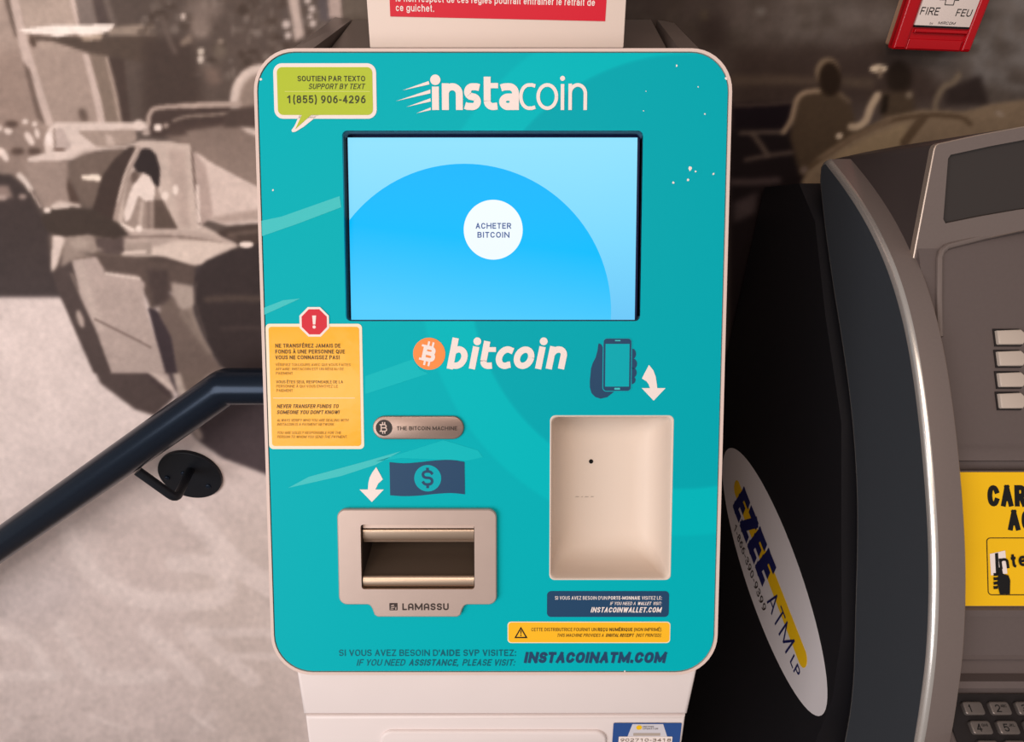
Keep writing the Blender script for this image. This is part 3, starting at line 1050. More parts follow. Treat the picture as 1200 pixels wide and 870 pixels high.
# first pedestrian seen from behind
poly([(936, 112), (958, 104), (986, 108), (998, 124), (1006, 160), (990, 190), (960, 206), (938, 206), (926, 160)], (78, 63, 50), 2.4)
line([(960, 107), (944, 109), (934, 118), (928, 140), (919, 155)], 6, (146, 123, 102), 1.8)
line([(985, 111), (996, 120)], 4, (110, 92, 76), 2)
ell(970, 84, 14, 16, (128, 108, 88), 2)
ell(973, 93, 13, 20, (48, 36, 28), 2)
ell(984, 160, 4, 4, (184, 162, 140), 1.3)
ell(943, 200, 5, 5, (112, 95, 86), 2)
# second pedestrian with pale cap
ell(1054, 92, 15, 20, (46, 36, 30), 3)
poly([(1034, 108), (1070, 108), (1074, 138), (1034, 142)], (76, 62, 50), 3)
ell(1030, 81, 10.5, 4.8, (206, 182, 156), 1.4)
line([(1032, 82), (1032, 90)], 5, (130, 110, 92), 1.8)
line([(1029, 112), (1021, 126), (1015, 142), (1006, 149), (998, 149)], 9, (170, 147, 124), 1.8)
poly([(1036, 112), (1042, 112), (1040, 132), (1032, 134)], (40, 32, 26), 1.8)
ell(1066, 112, 4, 4, (122, 106, 90), 1.8)
# third, bending
poly([(1108, 104), (1150, 88), (1160, 124), (1108, 124)], (56, 46, 43), 3)
line([(1124, 88), (1119, 96), (1106, 103), (1098, 118), (1096, 130)], 7, (116, 100, 84), 2)
ell(1142, 48, 4, 3.5, (118, 116, 110), 2)
# pale car roof
poly([(940, 212), (958, 186), (1000, 158), (1040, 138), (1080, 129), (1130, 131), (1165, 122), (1210, 116), (1210, 200), (940, 230)], (128, 108, 88), 2)
poly([(962, 202), (985, 180), (1020, 160), (1064, 144), (1062, 176), (1000, 200)], (140, 119, 94), 2)
line([(950, 196), (975, 178), (1010, 156), (1050, 141), (1090, 136), (1125, 138), (1138, 146)], 5, (90, 72, 56), 1.7)
line([(962, 186), (1000, 162), (1044, 142)], 4, (118, 98, 80), 1.7)
line([(1082, 139), (1072, 152), (1060, 168)], 10, (92, 74, 58), 1.6)
ell(1172, 134, 6, 3, (146, 128, 112), 1.6, 1, 25)
canvas = gblur(canvas, 0.4)
lum = canvas.mean(-1, keepdims=True)
newl = 130 + (lum - 126) * 1.13
canvas = np.clip((newl + (canvas - lum) * 1.05) * 1.02, 10, 252)
n1 = gblur(rng.normal(0, 1, (CH, CW)), 2.0); n1 /= n1.std()
n2 = gblur(rng.normal(0, 1, (CH, CW)), 9.0); n2 /= n2.std()
canvas = np.clip(canvas * (1 + 0.014 * n1 + 0.010 * n2)[..., None], 0, 255)

xs = np.concatenate([np.linspace(-2.3, -1.29, 26), np.arange(-1.26, 0.64, 0.0024), np.linspace(0.66, 2.1, 36)])
zs = np.concatenate([np.arange(0.0, 1.64, 0.0024), np.linspace(1.66, 2.85, 30)])
GX, GZ = np.meshgrid(xs, zs)
dy = WALL_Y
dz = GZ - CAM.z
dep = dy * math.cos(PITCH) - dz * math.sin(PITCH)
dn = -dy * math.sin(PITCH) - dz * math.cos(PITCH)


def fold(a, n):
    a = np.mod(a, 2 * n)
    return np.clip(np.where(a > n, 2 * n - a, a), 1, n - 2)


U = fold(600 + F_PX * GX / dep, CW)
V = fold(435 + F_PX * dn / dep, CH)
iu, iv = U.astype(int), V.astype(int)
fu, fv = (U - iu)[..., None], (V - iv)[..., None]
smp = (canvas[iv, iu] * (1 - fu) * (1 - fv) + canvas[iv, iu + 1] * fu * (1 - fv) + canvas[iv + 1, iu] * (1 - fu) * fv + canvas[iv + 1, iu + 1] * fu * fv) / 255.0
nx, nz = len(xs), len(zs)
me = bpy.data.meshes.new('wall_mural')
co = np.stack([GX, np.full_like(GX, WALL_Y), GZ], -1).reshape(-1, 3)
idx = np.arange(nx * nz).reshape(nz, nx)
q = np.stack([idx[:-1, :-1], idx[:-1, 1:], idx[1:, 1:], idx[1:, :-1]], -1).reshape(-1, 4)
me.vertices.add(len(co)); me.vertices.foreach_set('co', co.ravel())
me.loops.add(q.size); me.loops.foreach_set('vertex_index', q.ravel().astype(np.int32))
me.polygons.add(len(q)); me.polygons.foreach_set('loop_start', np.arange(0, q.size, 4, dtype=np.int32))
me.update(calc_edges=True)
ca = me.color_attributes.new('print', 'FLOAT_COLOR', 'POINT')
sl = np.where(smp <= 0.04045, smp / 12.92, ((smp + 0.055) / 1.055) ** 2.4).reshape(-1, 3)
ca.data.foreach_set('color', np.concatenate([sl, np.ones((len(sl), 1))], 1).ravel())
mm = bpy.data.materials.new('sepia_print')
mm.use_nodes = True
nt = mm.node_tree
b = nt.nodes['Principled BSDF']
b.inputs['Roughness'].default_value = 0.55
b.inputs['Specular IOR Level'].default_value = 0.12
at = nt.nodes.new('ShaderNodeVertexColor'); at.layer_name = 'print'
tc = nt.nodes.new('ShaderNodeTexCoord')
nz_ = nt.nodes.new('ShaderNodeTexNoise'); nz_.inputs['Scale'].default_value = 260; nz_.inputs['Detail'].default_value = 3
mr = nt.nodes.new('ShaderNodeMapRange'); mr.inputs[3].default_value = 0.95; mr.inputs[4].default_value = 1.05
mx = nt.nodes.new('ShaderNodeVectorMath'); mx.operation = 'SCALE'
nt.links.new(tc.outputs['Object'], nz_.inputs['Vector'])
nt.links.new(nz_.outputs['Fac'], mr.inputs[0])
nt.links.new(at.outputs['Color'], mx.inputs[0])
nt.links.new(mr.outputs[0], mx.inputs['Scale'])
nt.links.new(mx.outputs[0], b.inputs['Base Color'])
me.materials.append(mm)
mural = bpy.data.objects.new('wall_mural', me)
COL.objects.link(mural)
mural['label'] = 'sepia street photograph mural with cars and pedestrians printed across the wall'
mural['category'] = 'mural'

# ---------------------------------------------------------------- the teal kiosk
TILT = R(28.6)
PO = CAM + ray(578, 430) * 0.446
PP = Plane(PO, (1, 0, 0), (0, math.sin(TILT), math.cos(TILT)))
l_, bt, r_, tp = PP.st(308, 430)[0], PP.st(578, 791)[1], PP.st(849, 430)[0], PP.st(578, 57)[1]
PX = 0.446 / F_PX                       # one sighted unit on the panel, metres

kiosk = thing('crypto_kiosk', 'white kiosk with tilted teal front panel and lit blue touchscreen', 'kiosk', (PO.x, 0.55, 0))

# frame: white raised rim around the teal panel
outer = rrect(l_, bt, r_, tp, (50 * PX, 50 * PX, 47 * PX, 47 * PX), 10)
rim_in = inset(ccw(outer), 3.6 * PX)
mb = MB()
plate(mb, PP, outer, [rim_in], -0.016, 0.0012, M_white)
slab(mb, PP, inset(ccw(outer), 1.5 * PX), -0.018, -0.0035, M_dark, bottom=True)
mb.build('frame', kiosk)

scr = PP.box(403, 153, 752, 376.5)
rec = PP.box(645.2, 488, 786.8, 679)
mouth = PP.box(424.6, 613, 556.4, 688.3)
scr_hole = rrect(*scr, 6 * PX)
rec_hole = rrect(*rec, 7 * PX)
mo_hole = rrect(mouth[0] - 0.003, mouth[1] - 0.003, mouth[2] + 0.003, mouth[3] + 0.003, 3 * PX)
# tray floor has to be open where the screen, recess and mouth sink in: rebuild it with the holes
bpy.data.objects.remove(bpy.data.objects['frame'])
mb = MB()
plate(mb, PP, outer, [rim_in], -0.016, 0.0006, M_rim)
plate(mb, PP, inset(ccw(outer), 1.5 * PX), [scr_hole, rec_hole, mo_hole], -0.016, -0.0035, M_dark)
mb.build('frame', kiosk, label='white rim around the teal panel')

mb = MB()
teal_holder = bpy.data.materials.new('tmp')
plate(mb, PP, inset(ccw(outer), 4.6 * PX), [scr_hole, rec_hole, mo_hole], -0.003, 0.0, teal_holder, teal_holder)
n = len(scr_hole)
# printed pale streaks
for pts in ([(306, 259), (330, 254), (398, 230), (400, 243), (350, 262), (307, 277)],
            [(309, 361), (332, 352), (352, 350), (330, 360), (310, 369)],
            [(338, 572), (362, 559), (428, 541), (470, 529), (440, 545), (400, 558)],
            [(428, 441), (484, 421), (492, 433), (502, 438), (428, 462)],
            [(440, 541), (520, 516), (560, 528), (566, 536), (548, 540), (470, 537)]):
    flat(mb, PP, PP.pts(pts), 0.00016, M_teal_streak if pts[0][0] < 340 else M_soft_teal)
# chips in the paint
for u, v, r in ((808.5, 197.5, 2.8), (815, 201, 1.2), (789, 214, 1.4), (806, 211, 1.5), (836, 204, 1.2), (793, 77, 1.3), (851, 92, 1.8), (826, 134, 1), (818, 102, 0.8), (754, 130, 0.8), (757, 107, 0.6), (306, 93, 1.6), (320, 223, 1.1), (732, 787, 1)):
    s, t = PP.st(u, v)
    pts = [(s + r * PX * random.uniform(0.6, 1.3) * math.cos(a * 0.7854), t + r * PX * random.uniform(0.6, 1.3) * math.sin(a * 0.7854)) for a in range(8)]
    flat(mb, PP, pts, 0.0002, M_white_print)
fp = mb.build('front_panel', kiosk, label='teal printed front panel')
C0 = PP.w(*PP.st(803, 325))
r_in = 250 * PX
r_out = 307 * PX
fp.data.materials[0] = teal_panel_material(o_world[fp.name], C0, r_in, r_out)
bpy.data.materials.remove(teal_holder)

# screen
D = -0.0115
mb = MB()
sp = Plane(PP.w(0, 0, D), PP.S, PP.T)
lit = sp.box(409.5, 161.2, 745.5, 375)
ho = rrect(*scr, 6 * PX)
# dark walls of the opening and the black border around the glass
vs = [PP.w(a, b, -0.0005) for a, b in ho] + [PP.w(a, b, D) for a, b in ho]
nh = len(ho)
mb.add(vs, [[i, nh + i, nh + (i + 1) % nh, (i + 1) % nh] for i in range(nh)], M_navy_wall)
plate(mb, sp, ho, [rrect(*lit, 0)], -0.001, 0.0, M_navy_wall)
bez = mb.build('screen_surround', kiosk, flip=True, label='dark navy recessed edge around the screen')
mb = MB()
ph = bpy.data.materials.new('a'); ph2 = bpy.data.materials.new('b')
slab(mb, sp, rrect(*lit, 0), -0.004, -0.0003, ph)


def clip(pts, s0, t0, s1, t1):
    def cut(p, ins, inter):
        o = []
        for i in range(len(p)):
            a, b_ = p[i - 1], p[i]
            if ins(b_):
                if not ins(a):
                    o.append(inter(a, b_))
                o.append(b_)
            elif ins(a):
                o.append(inter(a, b_))
        return o
    def ix(c):
        return lambda a, b_: (c, a[1] + (b_[1] - a[1]) * (c - a[0]) / (b_[0] - a[0]))
    def iy(c):
        return lambda a, b_: (a[0] + (b_[0] - a[0]) * (c - a[1]) / (b_[1] - a[1]), c)
    p = cut(pts, lambda q: q[0] >= s0, ix(s0))
    p = cut(p, lambda q: q[0] <= s1, ix(s1))
    p = cut(p, lambda q: q[1] >= t0, iy(t0))
    return cut(p, lambda q: q[1] <= t1, iy(t1))


SPX = PX * (0.446 + 0.0115) / 0.446
cs, ct = sp.st(545, 367)
flat(mb, sp, clip(disc(cs, ct, 170 * SPX, None, 120), *lit), -0.0001, ph2)
screen = mb.build('touchscreen', kiosk, label='lit touchscreen glowing pale and bright blue')
og = o_world[screen.name]
screen.data.materials[0] = grad_emit('screen_sky_blue', og, sp.w(*sp.st(640, 161)), sp.w(*sp.st(640, 375)), [(0, (146, 227, 255)), (0.55, (126, 218, 255)), (1, (112, 202, 250))])
screen.data.materials[1] = grad_emit('screen_disc_blue', og, sp.w(*sp.st(560, 200)), sp.w(*sp.st(540, 375)), [(0, (0, 184, 255)), (0.45, (0, 190, 255)), (1, (84, 206, 255))])
bpy.data.materials.remove(ph); bpy.data.materials.remove(ph2)
mb = MB()
s, t = sp.st(578, 269.5)
M_scrwhite = mat('screen_white', (236, 247, 252), 0.3, emit=1.0)
M_scrwhite.node_tree.nodes['Principled BSDF'].inputs['Base Color'].default_value = (0.01, 0.01, 0.01, 1)
M_scrnavy = mat('screen_navy', (16, 76, 150), 0.3, emit=0.9)
M_scrnavy.node_tree.nodes['Principled BSDF'].inputs['Base Color'].default_value = (0.01, 0.01, 0.01, 1)
flat(mb, sp, disc(s, t, 34 * SPX, None, 64), 0.0002, M_scrwhite)
text(mb, sp, 'ACHETER', 557.5, 261.5, 599, 268.3, M_scrnavy, 0.0004, 0.022)
text(mb, sp, 'BITCOIN', 559.5, 272, 597, 278.8, M_scrnavy, 0.0004, 0.022)
mb.build('button_graphic', screen, label='round white on-screen button with blue words')

# brand lettering
mb = MB()
HL = 0.00035


def arc(cx, cy, rx, ry, a0, a1, n=14):
    return [(cx + rx * math.cos(R(a0 + (a1 - a0) * k / n)), cy + ry * math.sin(R(a0 + (a1 - a0) * k / n))) for k in range(n + 1)]


def glyph_strokes(mb, P, strokes, o_u, base_v, wd, m, h, shear=0.0):
    """letters drawn with a pen of width wd; points are (x, y up) in sighted units from the baseline"""
    s0, t0 = P.st(o_u, base_v)
    for k, st in enumerate(strokes):
        w_ = wd
        if isinstance(st, tuple):
            st, w_ = st
        pts = [(s0 + (x + y * shear) * PX, t0 + y * PX) for x, y in st]
        if len(st) == 1:
            flat(mb, P, disc(pts[0][0], pts[0][1], w_ * PX, None, 24), h, m)
        else:
            ribbon(mb, P, pts, w_ * PX, h + 0.000004 * k, m)


def pen_n(x, wd, hgt, stem):
    r = wd / 2
    return [[(x, 0), (x, hgt)], [(x, hgt - r * 1.05)] + arc(x + r, hgt - r - 0, r, r, 165, 0, 14) + [(x + wd, 0)]]


# bold half: i n s t a
W = 7.9
ins = []
ins += [[(4.2, 0), (4.2, 25.8)], ([(4.2, 33.2)], 5.8)]
ins += [[(15.4, 0), (15.4, 29.4)], [(15.4, 14)] + arc(23.3, 17.7, 7.9, 7.9, 172, 0) + [(31.2, 0)]]
ins += [[(54.0, 24.6), (50, 25.6)] + arc(46.2, 20, 5.6, 5.6, 80, 235, 10) + arc(46.0, 9.2, 5.8, 5.4, 60, -100, 12) + [(41, 3.9), (37.6, 5.0)]]
ins += [[(62.8, 36.6), (62.8, 10)] + arc(69.2, 10, 6.4, 6.2, 180, 275, 8) + [(74.4, 4.4)], ([(62.8, 26.8), (75.2, 26.8)], 5.8)]
ins += [[(78.4, 24.2), (82, 25.4), (86, 25.6)] + arc(87.4, 18.8, 7.4, 6.8, 80, 0, 6) + [(94.8, 0)], arc(86.2, 9, 6.0, 5.2, 60, 410, 22), [(86.2, 14.2), (94.8, 14.4)], [(86, 3.9), (94.8, 3.9)]]
glyph_strokes(mb, PP, ins, 506.2, 129.2, W, M_white_print, HL)
W2 = 4.0
coin = [[(19.4, 26.4), (15.5, 27.6)] + arc(12.4, 14.8, 9.4, 12.8, 85, 275, 20) + [(15.5, 2.0), (19.4, 3.2)], arc(33, 14.8, 10.4, 12.8, 0, 360, 32),
        [(50.2, 0), (50.2, 28.6)], ([(50.2, 34.8)], 2.8),
        [(58.9, 0), (58.9, 29)], [(58.9, 17)] + arc(67.5, 18.2, 8.6, 9.4, 172, 0) + [(76, 0)]]
glyph_strokes(mb, PP, coin, 607.2, 129.2, W2, M_white_print, HL)
for pts in ([(471.6, 106.2), (502.4, 95.2), (503.4, 99.2)], [(464, 118.8), (504.4, 105.2), (504.6, 109.6)], [(476.4, 125.6), (504.6, 115.4), (504.8, 119.2)], [(488, 133), (504.8, 126.2), (505, 129.2)]):
    flat(mb, PP, PP.pts(pts), HL, M_white_print)
mb.build('brand_lettering', kiosk, label='white brand lettering with four speed streaks')

# coin logo and wordmark
mb = MB()
s, t = PP.st(503, 414.8)
flat(mb, PP, disc(s, t, 18.8 * PX, None, 56), 0.0003, M_orange)
coinlogo = mb.build('coin_logo', kiosk, label='orange coin disc')


def coin_b(mb, P, s, t, hgt, m, h, rot, bold=0.045):
    text_st(mb, P, 'B', s - hgt * 0.42, t - hgt * 0.5, s + hgt * 0.42, t + hgt * 0.5, m, h, bold, 0, 4, 'B', rot)
    c, q = math.cos(rot), math.sin(rot)
    for x in (-0.16, 0.12):
        for y in (-0.62, 0.62):
            w_, hh = 0.065 * hgt, 0.15 * hgt
            pts = []
            for dx, dy2 in ((-w_, -hh), (w_, -hh), (w_, hh), (-w_, hh)):
                X, Y = x * hgt + dx, y * hgt + dy2
                pts.append((s + X * c - Y * q, t + X * q + Y * c))
            flat(mb, P, pts, h, m)
    pts = []
    for dx, dy2 in ((-0.56, -0.5), (-0.2, -0.5), (-0.2, -0.36), (-0.56, -0.36)):
        pts.append((s + dx * hgt * c - dy2 * hgt * q, t + dx * hgt * q + dy2 * hgt * c))
    flat(mb, P, pts, h, m)
    pts = [(s + dx * hgt * c - dy2 * hgt * q, t + dx * hgt * q + dy2 * hgt * c) for dx, dy2 in ((-0.56, 0.36), (-0.2, 0.36), (-0.2, 0.5), (-0.56, 0.5))]
    flat(mb, P, pts, h, m)


mb = MB()
coin_b(mb, PP, s, t, 18.5 * PX, M_white_print, 0.0005, R(-13))
mb.build('currency_symbol', coinlogo, label='white letter B with two bars')
mb = MB()
W3 = 7.5
sh = 0.2
bit = [[(6.9, 36.4), (6.9, 0)], [(6.9, 18)] + arc(13.0, 13.4, 8.4, 9.6, 130, -100, 22) + [(6.9, 3.9)],
       [(32.8, 0), (32.8, 26.2)], ([(32.9, 32.4)], 4.6),
       [(44.4, 32.6), (44.6, 9.4)] + arc(51, 9.4, 6.2, 5.7, 180, 275, 8) + [(55.6, 4.0)], ([(44.6, 22.8), (56.6, 22.8)], 5.6),
       [(77, 20.8)] + arc(70.4, 13.3, 8.3, 9.6, 62, 298, 22) + [(77, 5.2)],
       arc(91.3, 13.2, 8.2, 9.5, 0, 360, 32),
       [(110.4, 0), (110.4, 26.2)], ([(110.4, 32.4)], 4.6),
       [(122.8, 0), (122.8, 26.4)], [(122.8, 13)] + arc(130, 15.6, 7.2, 7.3, 172, 0) + [(137.2, 0)]]
glyph_strokes(mb, PP, bit, 520.2, 432.6, W3, M_white_print, 0.0003, sh)
mb.build('coin_wordmark', kiosk, label='white slanted wordmark beside the orange disc')

# phone in hand, without its square code
mb = MB()
hand = [(701.7, 402.6), (704.5, 404), (707, 409), (708, 420), (709, 456), (719.7, 459), (711.5, 465.6), (703.8, 467.4), (697.6, 465.4), (693.2, 461), (691.2, 454), (691.2, 446), (692.6, 432), (694.6, 425.6), (698, 419), (700.2, 411), (700.9, 404.6)]
flat(mb, PP, PP.pts(hand), 0.0003, M_navy)
for u, v, a, b2 in ((740.8, 415, 4.4, 6.2), (741.4, 426.6, 5.0, 6.2), (741.2, 437, 4.8, 6.0), (740.2, 445.6, 4.4, 4.8)):
    s, t = PP.st(u, v)
    flat(mb, PP, disc(s, t, a * PX, b2 * PX, 20), 0.0003, M_navy)
ph_o = rrect(*PP.box(707, 397, 739.4, 458.2), 4 * PX)
flat(mb, PP, inset(ccw(ph_o), -0.9 * PX), 0.00042, M_scan_off)
flat(mb, PP, ph_o, 0.00054, M_navy)
flat(mb, PP, rrect(*PP.box(709.2, 403.2, 737.3, 453.2), 0), 0.00066, M_scan_off)
for u0, v0, u1, v1 in ((720.5, 398.7, 727, 400), (719.8, 454.6, 726.4, 456.8)):
    flat(mb, PP, rrect(*PP.box(u0, v0, u1, v1), 0.5 * PX), 0.00066, M_teal_streak)
mb.build('phone_icon', kiosk, label='navy pictogram of a hand holding a phone')

mb = MB()
flat(mb, PP, PP.pts([(760.4, 427.8), (765.5, 434), (768.4, 441.8), (770.2, 455), (779.8, 455), (765.9, 469.8), (751.9, 455), (761.6, 455), (760, 450.5), (757.4, 447), (752.2, 443.8), (755.5, 437)]), 0.0003, M_white_print)
mb.build('arrow_icon', kiosk, label='white curved arrow pointing down to the scanner')
mb = MB()
flat(mb, PP, PP.pts([(441, 547.5), (448.8, 561.9), (443.4, 566.8), (440, 573.8), (449.9, 573.8), (435.9, 588.5), (421.4, 573.8), (431.2, 573.8), (431.8, 566), (433.2, 560), (436.3, 554)]), 0.0003, M_white_print)
mb.build('arrow_icon', kiosk, label='white curved arrow pointing down to the note slot')

mb = MB()
top = smooth_curve([(456.5, 541.9), (472.5, 543.2), (491, 542), (510, 539.9), (528.8, 539.2), (544.4, 541.6)], 5)
bot = smooth_curve([(544.8, 579.4), (528.8, 578), (510, 579), (491, 581), (472.5, 581.6), (457.3, 580.6)], 5)
flat(mb, PP, PP.pts(top + bot), 0.0003, M_navy)
s, t = PP.st(501.3, 560.6)
flat(mb, PP, disc(s, t, 16 * PX, None, 44), 0.00042, M_scan_off)
text(mb, PP, '$', 494.2, 551, 508, 569.4, M_navy, 0.00056, 0.015, ref='H')
mb.build('banknote_icon', kiosk, label='navy waving banknote pictogram with a dollar sign')

# name badge
mb = MB()
bx = PP.box(437.4, 487.4, 543.8, 514.4)
slab(mb, PP, rrect(*bx, (bx[3] - bx[1]) / 2 - 1e-5, 10), 0, 0.0022, M_badge, 0.0009)
badge = mb.build('name_badge', kiosk, label='pill-shaped steel badge')
mb = MB()
s, t = PP.st(450.8, 501)
flat(mb, PP, disc(s, t, 9.6 * PX, None, 36), 0.0025, M_badge_dark)
coin_b(mb, PP, s, t, 9 * PX, M_metal, 0.0028, 0, 0.0)
mb.build('emblem', badge, label='black roundel with steel letter B')
mb = MB()
text(mb, PP, 'THE BITCOIN MACHINE', 465.8, 499.2, 536, 503.8, M_engrave, 0.0025, 0.012)
mb.build('lettering', badge)

# banknote acceptor
mb = MB()
o1 = PP.box(397.6, 595.4, 582.2, 706.4)
tb = PP.st(490, 720.7)[1]
tl, tr = PP.st(436, 712)[0], PP.st(544, 712)[0]
rr = 10 * PX
body = arc(o1[0] + rr, o1[3] - rr, rr, rr, 90, 180, 6) + arc(o1[0] + rr, o1[1] + rr, rr, rr, 180, 270, 6)
body += [(tl - 4 * PX, o1[1]), (tl - 1 * PX, o1[1] - 1.2 * PX), (tl + 1.5 * PX, o1[1] - 5 * PX), (tl + 4 * PX, tb + 2.5 * PX), (tl + 8 * PX, tb)]
body += [(tr - 8 * PX, tb), (tr - 4 * PX, tb + 2.5 * PX), (tr - 1.5 * PX, o1[1] - 5 * PX), (tr + 1 * PX, o1[1] - 1.2 * PX), (tr + 4 * PX, o1[1])]
body += arc(o1[2] - rr, o1[1] + rr, rr, rr, 270, 360, 6) + arc(o1[2] - rr, o1[3] - rr, rr, rr, 0, 90, 6)
body = ccw(body)
mh = rrect(*mouth, 3.5 * PX)
HB = 0.004
plate(mb, PP, body, [mh], 0.0, HB - 0.0008, M_metal, M_metal_in)
plate(mb, PP, inset(body, 0.0008), [mh], HB - 0.0008, HB, M_metal)
p0, p1 = body, inset(body, 0.0008)
nb_ = len(p0)
mb.add([PP.w(a, b_, HB - 0.0008) for a, b_ in p0] + [PP.w(a, b_, HB) for a, b_ in p1], [[i, (i + 1) % nb_, nb_ + (i + 1) % nb_, nb_ + i] for i in range(nb_)], M_metal)
acc = mb.build('note_acceptor', kiosk, label='steel bezel of the banknote slot')


def sweep_s(mb, P, prof, s0, s1, m):
    """profile of (t, h) swept along the surface's right axis"""
    a = [P.w(s0, t, h) for t, h in prof]
    b_ = [P.w(s1, t, h) for t, h in prof]
    k = len(prof)
    mb.add(a + b_, [[i, i + 1, k + i + 1, k + i] for i in range(k - 1)], m)


def tv(v):
    return PP.st(490, v)[1]


mb = MB()
m0, m1 = mouth[0] + 0.9 * PX, mouth[2] - 0.9 * PX
sweep_s(mb, PP, [(tv(613.4), -0.0008), (tv(619.4), -0.0004), (tv(619.6), -0.003)], m0, m1, M_metal)
prof = smooth_curve([(tv(620.2), -0.004), (tv(620.6), -0.0008), (tv(623), 0.0002), (tv(630), -0.0004), (tv(634.6), -0.0018), (tv(637.4), -0.0048), (tv(637.2), -0.024)], 5)
sweep_s(mb, PP, prof, m0, m1, M_metal_in)
upper = mb.build('upper_lip', acc)
mb = MB()
low_c, low_r = (tv(674.5) + tv(687.8)) / 2, (tv(674.5) - tv(687.8)) / 2
prof = [(low_c + low_r * math.cos(R(a)), -0.0004 + 0.6 * low_r * math.sin(R(a))) for a in range(-10, 191, 12)]
sweep_s(mb, PP, prof, m0, m1, M_metal_in)
mb.build('lower_lip', acc, label='shiny lower lip')
mb = MB()
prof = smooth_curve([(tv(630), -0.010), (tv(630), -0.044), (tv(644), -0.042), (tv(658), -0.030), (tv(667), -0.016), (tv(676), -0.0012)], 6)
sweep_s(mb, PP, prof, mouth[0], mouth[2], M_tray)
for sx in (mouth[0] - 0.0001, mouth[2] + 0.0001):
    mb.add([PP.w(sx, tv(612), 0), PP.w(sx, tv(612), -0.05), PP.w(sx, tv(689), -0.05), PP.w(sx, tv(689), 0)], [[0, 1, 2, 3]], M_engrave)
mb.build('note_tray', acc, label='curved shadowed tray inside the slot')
mb = MB()
text(mb, PP, 'L∩M∩SSU', 472.6, 704.6, 526.4, 712.4, M_engrave, HB + 0.0002, 0.03)
bx = PP.box(457.6, 704.2, 467, 712.6)
flat(mb, PP, rrect(*bx, 0.6 * PX), HB + 0.0002, M_engrave)
bw, bh = bx[2] - bx[0], bx[3] - bx[1]
for pts in ([(0.22, 0.7), (0.55, 0.82), (0.6, 0.66), (0.22, 0.58)], [(0.22, 0.44), (0.66, 0.5), (0.62, 0.38), (0.22, 0.32)], [(0.14, 0.16), (0.5, 0.16), (0.5, 0.24), (0.14, 0.24)], [(0.74, 0.12), (0.86, 0.12), (0.86, 0.5), (0.74, 0.4)]):
    flat(mb, PP, [(bx[0] + x * bw, bx[1] + y * bh) for x, y in pts], HB + 0.0004, M_metal)
mb.build('lettering', acc, label='black maker lettering with square emblem')

# scanner recess: moulded dish
mb = MB()
base = ccw(rrect(*rec, 7 * PX, 6))


def dish(out, hs):
    rings = []
    for d, h in hs:
        s0, t0, s1, t1 = rec
        rings.append([PP.w(a, b_, h) for a, b_ in rrect(s0 + d, t0 + d, s1 - d, t1 - d, 7 * PX + d * 0.6, 6)])
    return rings


rg = dish(base, [(-0.0010, -0.0004), (-0.0004, 0.0003), (0.0002, 0.0002), (0.0008, -0.0014), (0.0016, -0.007), (0.0028, -0.015), (0.005, -0.023), (0.0085, -0.029), (0.014, -0.0325), (0.022, -0.034)])
vs = [p for r in rg for p in r]
k = len(rg[0])
fs = [[a * k + i, a * k + (i + 1) % k, (a + 1) * k + (i + 1) % k, (a + 1) * k + i] for a in range(len(rg) - 1) for i in range(k)]
fs.append([(len(rg) - 1) * k + i for i in range(k)])
mb.add(vs, fs, M_recess)
rp_ = Plane(PP.w(0, 0, -0.034), PP.S, PP.T)
for u0, u1 in ((674, 679), (681, 683), (685, 690), (692, 696)):
    s, t = rp_.st(u0, 583)
    flat(mb, rp_, [(s, t), (s + (u1 - u0) * PX, t + 0.2 * PX), (s + (u1 - u0) * PX, t + 1.1 * PX), (s + PX, t + 1.4 * PX)], 0.0002, M_smudge)
dishp = mb.build('scanner_recess', kiosk, label='cream moulded scanning recess', smooth=60)
mb = MB()
s, t = rp_.st(692.6, 541)
slab(mb, rp_, disc(s, t, 2.7 * SPX, None, 24), -0.0005, 0.0003, M_sensor)
mb.build('sensor_hole', dishp, label='small black round sensor')

# stickers on the panel
mb = MB()
bx = PP.box(321, 74.4, 441.2, 139.4)
o_ = [PP.st(u, v) for u, v in ((349.6, 139), (344, 149), (342.4, 154.4), (347, 154.6), (356, 148.6), (371.5, 139))]
bub = rrect(*bx, 10 * PX)
tail = [PP.st(u, v) for u, v in ((352, 133), (345.2, 148), (341.6, 153), (343, 155.2), (346.6, 154.6), (356, 148.8), (376, 133))]
flat(mb, PP, bub, 0.0003, M_white_print)
flat(mb, PP, tail, 0.0003, M_white_print)
flat(mb, PP, rrect(*PP.box(325.3, 79, 436.8, 135), 6 * PX), 0.00045, M_green)
flat(mb, PP, PP.pts([(354.5, 134), (346.4, 151.4), (366, 134)]), 0.00052, M_green)
bubble = mb.build('support_sticker', kiosk, label='lime green speech-bubble sticker with white edge')
mb = MB()
text(mb, PP, 'SOUTIEN PAR TEXTO', 349, 89.3, 428, 95.7, M_olive, 0.0006, 0.016)
text(mb, PP, 'SUPPORT BY TEXT', 361.6, 98.4, 428.4, 104.8, M_olive, 0.0006, 0.006, 0.25)
text(mb, PP, '1(855) 906-4296', 336.5, 112.2, 428.6, 121.4, M_olive, 0.0006, 0.016)
flat(mb, PP, rrect(*PP.box(334, 107.2, 434, 108), 0), 0.0006, M_green_line)
mb.build('lettering', bubble)

